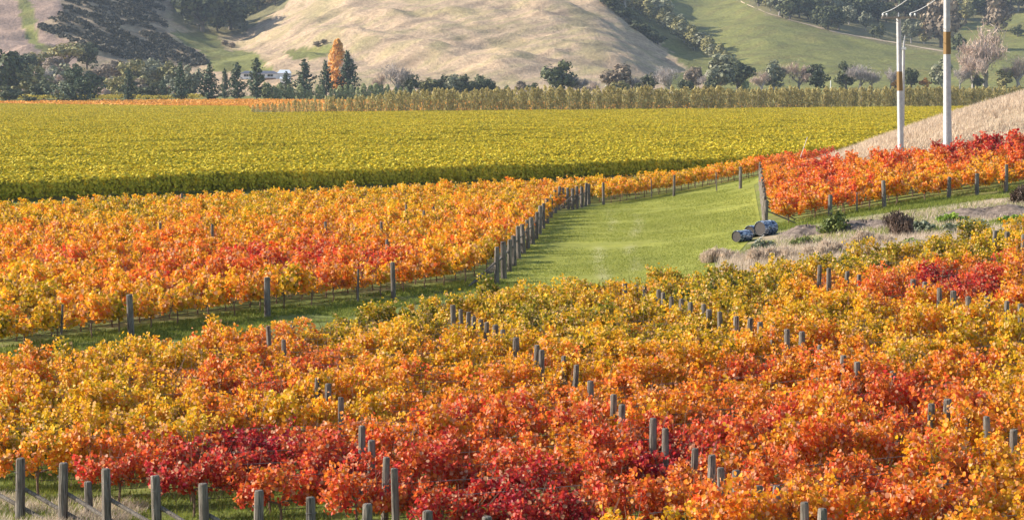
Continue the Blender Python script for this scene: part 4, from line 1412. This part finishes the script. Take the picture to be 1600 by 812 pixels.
def tree(kind, px, py, hpx, label, wide=1.0, group=None, far=True, y0=None, at=None):
    if at is None: x, y, z = hit(px, py, 0, far, y0)
    else: x, y, z = at
    k_ = 1.0 if kind in ('belt', 'pine', 'poplar', 'widepine') else 1.14
    H = hpx * k_ * y / FPX
    wide = wide * (1.0 if kind in ('belt', 'poplar', 'pine') else 1.22)
    tr, cr = random.choice(KIND[kind])
    root = empty(NAMES[kind], (x, y, z), random.uniform(0, 6.28))
    root.scale = (H * wide, H * wide, H)
    link('trunk', tr, root); link('crown', cr, root)
    if label in SEEN and group is None: print('LABEL TWICE', label)
    SEEN.add(label)
    tag(root, label, 'tree' if 'shrub' not in NAMES[kind] else 'shrub', group)
    return root


# pines along the foot of the left hill
PINES = [(118, 163, 62, 1.05, 'widepine', 'broad dark pine standing alone before the yellow strip at left'), (200, 160, 53, 1.0, 'pine', 'dark pine at the right end of the yellow strip'),
         (284, 159, 60, 1.0, 'pine', 'dark pine left of the house, first of the row'), (326, 159, 60, 1.1, 'pine', 'full dark pine left of the house, second of the row'),
         (351, 157, 50, .7, 'pine', 'thin sparse pine just left of the long house'), (371, 158, 60, .95, 'pine', 'pine covering the left end of the long house'),
         (401, 157, 66, .9, 'pine', 'open pine with a thin tip in front of the house'), (447, 156, 44, 1.05, 'pine', 'lower pine right of the house'),
         (475, 155, 62, 1.1, 'pine', 'tall pine between the house and the orange poplar'), (510, 152, 57, .85, 'pine', 'pine just left of the orange poplar'),
         (544, 152, 71, .95, 'pine', 'tall pine with a narrow tip right of the orange poplar'), (255, 158, 36, 1.0, 'pine', 'low dark pine left of the pine row')]
for (px, py, h_, w, k, lb) in PINES: tree(k, px, py, h_, lb, w, 'pines along the foot of the hill')
tree('poplar', 528, 147, 84, 'tall orange autumn poplar among the pines', 1.0)
tree('bare', 545, 148, 70, 'pale bare tree touching the right side of the orange poplar', .3)
LEFT = [('dark', 5, 156, 72, .8, 'tall dark tree at the left picture edge'), ('olive', 26, 152, 50, 1.0, 'olive tree second from the left edge'), ('olive', 50, 156, 46, 1.1, 'yellow olive round tree left of the broad pine'),
        ('bare', 74, 152, 46, .9, 'brown bare tree between the olive tree and the broad pine'), ('dark', 36, 124, 38, 1.1, 'dark tree above the olive tree at left'), ('olive', 64, 118, 32, 1.1, 'flat olive tree high on the left slope edge'),
        ('brown', 84, 130, 36, 1.0, 'brownish round tree above the broad pine'), ('flat', 103, 112, 40, 1.1, 'wide flat topped green tree above the broad pine'), ('dark', 136, 109, 38, .9, 'dark upright tree at the right of the flat topped tree'),
        ('brown', 158, 130, 26, 1.1, 'brown bush tree below the scrub slope'), ('brown', 182, 126, 28, 1.2, 'dark brown round tree below the scrub slope'), ('maroon', 157, 150, 22, 1.0, 'small maroon tree right of the broad pine'),
        ('pinkbush', 160, 157, 18, 1.3, 'pinkish bare shrub at the foot of the maroon tree'), ('olive', 180, 156, 32, .9, 'brown olive tree right of the pinkish shrub'), ('grey', 94, 142, 38, 1.0, 'grey green tree behind the broad pine'),
        ('olive', 207, 146, 46, .9, 'olive green tree above the second pine'), ('grey', 226, 144, 42, 1.0, 'grey green tree in the middle of the left wood'), ('grey', 243, 142, 45, .9, 'tall grey green tree in the left wood'),
        ('olive', 265, 146, 44, .8, 'olive tree at the right end of the left wood'), ('dark', 232, 158, 24, 1.3, 'low dark shrub tree behind the yellow strip end'), ('dark', 140, 152, 36, 1.0, 'dark tree right behind the broad pine'),
        ('dark', 15, 160, 24, 1.4, 'low dark bush at the left edge before the tall tree'), ('dark', 45, 164, 14, 1.4, 'small dark bush on the yellow strip at left'), ('dark', 68, 158, 30, 1.2, 'dark bush left of the broad pine'),
        ('grey', 300, 150, 42, .8, 'grey green tree between the first two pines of the row')]
for (k, px, py, h_, w, lb) in LEFT: tree(k, px, py, h_, lb, w, 'trees at the foot of the left hill')
MIDT = [('pinkbare', 594, 151, 37, .6, 'pinkish bare tree right of the tall narrow pine'), ('bare', 620, 151, 54, .8, 'pale grey bare tree before the dry hill'), ('dark', 641, 149, 28, .9, 'round dark tree alone before the dry hill'),
        ('olive', 668, 151, 26, 1.1, 'olive tree at the left end of the long clump'), ('dark', 688, 151, 30, 1.1, 'second dark tree of the long clump'), ('grey', 708, 151, 31, 1.1, 'third tree of the long clump, grey green'),
        ('dark', 728, 151, 31, 1.1, 'fourth tree of the long clump, dark'), ('dark', 746, 151, 31, 1.1, 'fifth tree of the long clump, dark'), ('dark', 764, 151, 24, 1.0, 'last low dark tree of the long clump'),
        ('sage', 792, 151, 15, 1.2, 'low green shrub right of the long clump'), ('brown', 815, 149, 20, 1.1, 'small brown tree left of the bright green tree'), ('dark', 832, 149, 18, 1.3, 'low green bush left of the tall dark green tree'),
        ('dark', 876, 149, 50, .95, 'tall dark green tree at the foot of the dry hill'), ('bare', 890, 149, 36, .9, 'grey bare tree in front of the tall dark green tree'), ('bare', 904, 149, 31, .9, 'bare tree right of the tall dark green tree'),
        ('brown', 962, 148, 42, 1.0, 'purple brown round tree right of the white marker post'), ('olive', 970, 150, 21, 1.2, 'low olive bush below the purple brown tree'), ('bare', 988, 148, 32, .9, 'bare tree right of the purple brown tree'),
        ('dark', 1016, 147, 29, .8, 'small dark tree among bare trees'), ('bare', 1048, 149, 46, 1.1, 'wide pale bare tree at the right foot of the dry hill'), ('dark', 1072, 148, 21, 1.0, 'small green tree right of the wide bare tree'),
        ('brown', 1082, 138, 30, .9, 'dark brown tree at the lower end of the hillside tree line'), ('bare', 1104, 146, 32, .9, 'bare tree before the hillside tree line'), ('grey', 1124, 146, 54, .9, 'tall grey green tree with pale trunk at the green slope'),
        ('dark', 1110, 147, 26, .8, 'dark young tree left of the tall grey green tree'), ('dark', 1152, 143, 42, 1.0, 'dark tree with pale trunks right of the tall grey green tree'), ('pinkbare', 1190, 144, 32, 1.0, 'pinkish bare tree on the green slope foot'),
        ('sage', 1165, 146, 16, 1.4, 'low shrub below the dark tree with pale trunks'), ('pinkbare', 930, 150, 26, 1.0, 'thin pinkish bare tree before the dry hill'), ('dark', 1000, 149, 18, 1.3, 'low dark bush among the bare trees')]
for (k, px, py, h_, w, lb) in MIDT: tree(k, px, py, h_, lb, w, 'trees at the foot of the dry hill')
RIGHTT = [('grey', 1208, 142, 42, .9, 'grey green tree left of the orange tinted bare tree'), ('pinkbare', 1248, 142, 48, 1.1, 'orange tinted bare tree at the foot of the green slope'), ('dark', 1276, 142, 36, .9, 'dark tree right of the orange tinted bare tree'),
          ('dark', 1322, 140, 40, .8, 'dark tree left of the purple bare tree'), ('bare', 1344, 141, 43, 1.0, 'purple grey bare tree left of the poles'), ('bare', 1362, 141, 32, .9, 'bare tree between the purple tree and the poles'),
          ('bare', 1392, 141, 36, .9, 'bare tree directly behind the crossarm pole'), ('dark', 1424, 140, 30, .8, 'dark tree just right of the crossarm pole'), ('orangebush', 1446, 140, 16, 1.2, 'small orange shrub between the two poles'),
          ('orangebush', 1402, 141, 14, 1.2, 'small orange shrub behind the crossarm pole'), ('pinkbare', 1541, 138, 95, .85, 'very tall pinkish bare tree at the right'), ('pinkbare', 1520, 139, 60, .9, 'bare pinkish tree left of the very tall one'),
          ('dark', 1527, 139, 22, .8, 'dark cypress like bush under the very tall bare tree'), ('pinkbare', 1590, 138, 48, 1.0, 'orange grey bare tree at the right edge'), ('olive', 1568, 139, 26, 1.0, 'olive bush right of the very tall bare tree'),
          ('dark', 1308, 132, 9, 1.5, 'small round bush on the green slope foot'), ('grey', 1472, 140, 42, .8, 'grey tree just behind the thick pole'), ('bare', 1500, 140, 36, .9, 'bare tree right of the thick pole'),
          ('grey', 1352, 48, 26, .8, 'small tree below the wood, left of two dark trees'), ('dark', 1366, 60, 20, .7, 'left one of two small dark trees on the green slope'), ('dark', 1375, 62, 23, .7, 'right one of two small dark trees on the green slope'),
          ('grey', 1411, 62, 24, .8, 'young grey green tree right of the crossarm pole top'), ('grey', 1424, 68, 33, .8, 'taller grey green tree on the slope between the poles'), ('euc', 1444, 70, 30, .9, 'upright gum tree left of the thick pole on the slope'),
          ('brown', 1470, 74, 74, .8, 'huge brown crowned tree behind the thick pole'), ('dark', 1498, 82, 26, .8, 'dark tree right of the huge brown crowned tree'), ('brown', 1556, 52, 56, .8, 'dark brown tree above the very tall bare tree'),
          ('dark', 1590, 58, 18, 1.0, 'small dark tree high at the right edge')]
for (k, px, py, h_, w, lb) in RIGHTT: tree(k, px, py, h_, lb, w, 'trees on and below the green slope')
for i, px in enumerate(sorted(random.uniform(-5, 300) for _ in range(26))):
    py = random.uniform(136, 158)
    tree(random.choice(['dark', 'olive', 'olive', 'brown', 'grey', 'grey', 'pinkbush']), px, py, random.uniform(17, 29), f'smaller low tree within the left wood, {ordinal(i)} from the left', 1.1, 'smaller trees filling the left wood')
# tree line between the dry hill and the green slope
for i in range(21):
    t = i / 20
    tree('euc' if i % 3 else 'grey', 980 + 154 * t + random.uniform(-4, 4), 10 + 96 * t + random.uniform(-3, 3), 31 - 6 * t + random.uniform(-4, 5), f'gum tree in the line down the hill edge, {ordinal(i)} from the top', 1.25, 'tree line down the hill edge')
for i in range(13):
    t = i / 12
    tree('dark', 950 + 78 * t, 10 + 62 * t + random.uniform(-3, 3), 15, f'low dark bush below the hill edge tree line, {ordinal(i)} from the top', 1.5, 'low bushes below the tree line')
# wood at the top right
edge = lambda px: float(np.interp(px, [1130, 1200, 1300, 1400, 1480, 1540, 1640], [-14, 20, 46, 30, 40, 22, 12]))
WN = {}
for row in range(5):
    for px in np.arange(1138 + 6 * (row % 2), 1622, 15.5):
        py = edge(px) - row * 14 + random.uniform(-6, 4)
        if py < -14: continue
        kd = random.choice(['dark', 'dark', 'olive', 'grey', 'brown', 'dark', 'euc'])
        WN[row] = WN.get(row, -1) + 1
        tree(kd, px + random.uniform(-4, 4), py, random.uniform(26, 40), f"{dict(dark='dark green', olive='olive', grey='grey green', brown='brown', euc='upright olive')[kd]} tree in top right wood, {ordinal(WN[row])} from left in {ORD[row]} row", 1.0, 'wood at the top right')
# dark wood in the gully at the top left
for i, (px, py, h_, k_) in enumerate(sorted([(316, 50, 66, 'dark'), (340, 50, 72, 'pine'), (302, 32, 42, 'dark'), (360, 46, 56, 'dark'), (290, 22, 34, 'dark'), (378, 28, 42, 'pine'), (402, 18, 36, 'dark'), (430, 8, 26, 'brown'), (328, 28, 50, 'dark'), (350, 22, 44, 'pine'), (385, 10, 36, 'dark'), (275, 14, 28, 'grey'), (415, 4, 28, 'dark'), (445, -4, 24, 'dark')])):
    tree(k_, px, py, h_, f'dark tree of the gully wood at the top left, {ordinal(i)} from the left', 1.05, 'dark wood in the gully at the top left')
for i, (px, py) in enumerate([(353, 72), (362, 76), (495, 74), (506, 71)]):  # the two at right stand in for a shadowed rocky patch
    tree('brown', px, py, 8, f'small dark clump on the dry hillside, {ordinal(i)} from the left', 1.4, 'small dark clumps on the dry hillside')

# shelter belt behind the green vineyard
bx0, by0 = -80.0, 745.0
L = 430.0; n = 236; bi = -1
for i in range(n):
    s = (i + random.uniform(-.3, .3)) * L / n
    x, y = bx0 + .71 * s, by0 + .70 * s
    if not in_view(x, y, 4): continue
    bi += 1
    f = min(1, .35 + s / 200)
    h_ = (7.0 + 2.4 * f) * random.uniform(.9, 1.08) * min(1.0, .55 + s / 150)
    tree('belt', 0, 0, h_ * FPX / y, f'slender yellow brown shelter belt tree, {ordinal(bi)} from the left end', random.uniform(.85, 1.15), 'shelter belt trees', at=(x, y, float(hz(x, y))))
for i in range(26):
    px = 412 + i * 9.3 + random.uniform(-3, 3)
    tree('sage', px, 156.5, random.uniform(14, 24), f'pale green willow shrub beyond the belt, {ordinal(i)} from the left', random.uniform(.7, 1.1), 'pale green shrubs beyond the belt')
for i in range(24):
    px = 800 + i * 33 + random.uniform(-8, 8)
    tree(random.choice(['sage', 'olive', 'dark', 'bare']), px, 153, random.uniform(9, 16), f'low roadside bush behind the shelter belt, {ordinal(i)} from the left', 1.4, 'low bushes behind the shelter belt')

# scrub that covers the left slope
r = np.random.default_rng(5); C = []; S = []
q = np.column_stack([r.uniform(50, 330, 5200), r.uniform(-30, 106, 5200)])
q = q[inpoly(q[:, 0], q[:, 1], HP['scrub'])]
q = q[fbm((q[:, 0] + q[:, 1] * .4) / 45, (q[:, 1] - .45 * q[:, 0]) / 7, 61, 3) + r.uniform(-.06, .06, len(q)) > .46][:2000]
P = []; N_ = []; SS = []
for px, py in q:
    x, y, z = hit(px, py, 0, True, 1420)
    w = r.uniform(1.1, 2.6); m_ = 26
    v = r.normal(size=(m_, 3)); v /= np.linalg.norm(v, axis=1, keepdims=True); v[:, 2] = np.abs(v[:, 2])
    P.append(np.array([x, y, z]) + v * w * r.uniform(.6, 1.1, (m_, 1)) * [1, 1, .8]); N_.append(v + r.normal(0, .4, v.shape)); SS.append(w * r.uniform(.35, .8, m_))
P = np.concatenate(P); N_ = np.concatenate(N_); SS = np.concatenate(SS)
V, F, at = leaf_cards(P, N_, SS, r.uniform(0, 1, len(P)), shape='card')
tag(link('hillside_scrub', mesh_np('hillside_scrub', V, F, M['scrub'], at)), 'dark low scrub covering the steep slope at the upper left', 'scrub', kind='stuff')

# ================================================================== HOUSE
M['house_wall'] = plain_mat('house_wall', (.80, .76, .72), .8, .2, .08, .5)
M['roof'] = plain_mat('house_roof', (.10, .105, .13), .5, .4, .15, .5)
M['glass'] = plain_mat('window_glass', (.03, .035, .045), .08, .6, .1, .5)
M['frame'] = plain_mat('window_frame', (.7, .69, .66), .5, .3, .05)
M['white_roof'] = plain_mat('pale_metal_roof', (.62, .66, .70), .4, .5, .08)
M['deck'] = plain_mat('deck_timber', (.35, .22, .16), .8, .2, .2)
hx, hy, hz0 = hit(410, 122, 0, True)
s = hy / FPX
house = empty('house', (hx, hy, hz0))
W = 34 * s; D_ = 4.0
MB().box(-W, W * .72, -D_, D_, -.8, 2.9).obj('wall', M['house_wall'], house)
rf = MB().add([(-W - .6, -D_ - .8, 2.75), (W * .72 + .6, -D_ - .8, 2.75), (W * .72 + .6, D_ + .8, 2.75), (-W - .6, D_ + .8, 2.75), (-W + 3, 0, 4.6), (W * .72 - 3, 0, 4.6)],
              [(0, 1, 5, 4), (1, 2, 5), (2, 3, 4, 5), (3, 0, 4), (3, 2, 1, 0)]).obj('roof', M['roof'], house)
MB().box(-3.2, -2.4, -.5, .5, 3.6, 5.3).obj('chimney', M['house_wall'], rf)
for cx, w in ((-10.2, 1.6), (-7.0, 1.2), (-1.6, 1.3), (1.2, .9), (5.6, 1.9)):
    wd = MB().box(cx - w, cx + w, -D_ - .06, -D_ + .02, .7, 2.4).obj('window', M['frame'], house)
    for sgn in (-1, 1):
        MB().box(cx + (.06 if sgn > 0 else -w + .1), cx + (w - .1 if sgn > 0 else -.06), -D_ - .09, -D_ - .03, .8, 2.3).obj('pane', M['glass'], wd)
dd_ = MB().box(-4.6, -3.5, -D_ - .07, -D_ + .02, .0, 2.2).obj('door', M['glass'], house)
MB().box(-3.72, -3.64, -D_ - .12, -D_ - .05, 1.0, 1.15).obj('handle', M['frame'], dd_)
MB().box(-6, 9.2, -D_ - 2.4, -D_ - .01, -.6, -.05).obj('deck', M['deck'], house)
MB().box(W * .72 + .01, W * 1.3, -3.0, 3.2, -.8, 3.1).obj('wing_wall', M['house_wall'], house)
MB().add([(W * .72 - .6, -3.6, 3.05), (W * 1.3 + .5, -3.6, 3.05), (W * 1.3 + .5, 3.8, 3.05), (W * .72 - .6, 3.8, 3.05), (W * .72 + 1.2, 0, 5.3), (W * 1.3 - .8, 0, 5.3)],
         [(0, 1, 5, 4), (1, 2, 5), (2, 3, 4, 5), (3, 0, 4), (3, 2, 1, 0)]).obj('wing_roof', M['white_roof'], house)
tag(house, 'long low house with dark roof and pale walls behind the pines', 'house')
x, y, z = hit(446, 130, 0, True)
sh = empty('shed', (x, y, z))
MB().box(-3.2, 3.2, -2.4, 2.4, -.5, 2.7).obj('wall', M['frame'], sh)
MB().add([(-3.5, -2.7, 2.7), (3.5, -2.7, 2.7), (3.5, 2.7, 2.7), (-3.5, 2.7, 2.7), (-3.5, 0, 3.9), (3.5, 0, 3.9)], [(0, 1, 5, 4), (2, 3, 4, 5), (1, 2, 5), (3, 0, 4), (3, 2, 1, 0)]).obj('roof', M['white_roof'], sh)
MB().box(-1.5, 1.5, -2.46, -2.38, -.2, 2.2).obj('door', M['house_wall'], sh)
tag(sh, 'small white shed right of the long house, half behind a pine', 'shed')
for i, (px, py, h_) in enumerate([(947, 149, 16), (1298, 141, 15)]):
    x, y, z = hit(px, py, 0, True); s = y / FPX
    o = MB().tube([(0, 0, -.2), (0, 0, h_ * s * .5), (0, 0, h_ * s * .92), (0, 0, h_ * s)], [.42, .40, .36, .12], 10).obj('marker_post', M['frame'], None, (x, y, z))
    tag(o, ['white marker post before the dry hill', 'white marker post before the green slope'][i], 'post')
# fence-track cut along the lower edge of the wood
tk = []
for px, py in zip(np.linspace(1140, 1500, 40), np.interp(np.linspace(1140, 1500, 40), [1140, 1200, 1300, 1400, 1500], [-4, 22, 50, 68, 86])):
    x, y, z = hit(px, py, 0, True, 1500); tk.append((x, y, z))
V = []; F = []
for i, (x, y, z) in enumerate(tk):
    for dy_ in (-3, 3): V.append((x, y + dy_, float(hz(x, y + dy_)) + .25))
for i in range(len(tk) - 1): F.append((2 * i, 2 * i + 2, 2 * i + 3, 2 * i + 1))
tr_ = MB().add(V, F).obj('track', plain_mat('track_soil', (.36, .28, .2), .95, .1, .25, .2))
tag(tr_, 'pale farm track along the lower edge of the wood', None, kind='structure')

# ================================================================== HAZE
hb = MB().box(-1100, 1100, -70, 2790, -14, 300)
hzo = hb.obj('haze', None)
N = NT_('valley_haze')
pv = N.n('ShaderNodeVolumePrincipled')
pv.inputs['Color'].default_value = (.70, .82, 1.0, 1)
pv.inputs['Density'].default_value = 0.000042
pv.inputs['Anisotropy'].default_value = 0.2
N.l(pv.outputs[0], N.out.inputs['Volume'])
hzo.data.materials.append(N.m)
tag(hzo, 'thin pale haze filling the valley', 'haze', kind='stuff')
print('STAT', STAT, 'objects', len(bpy.data.objects), 'greenfar', len(far_pts))
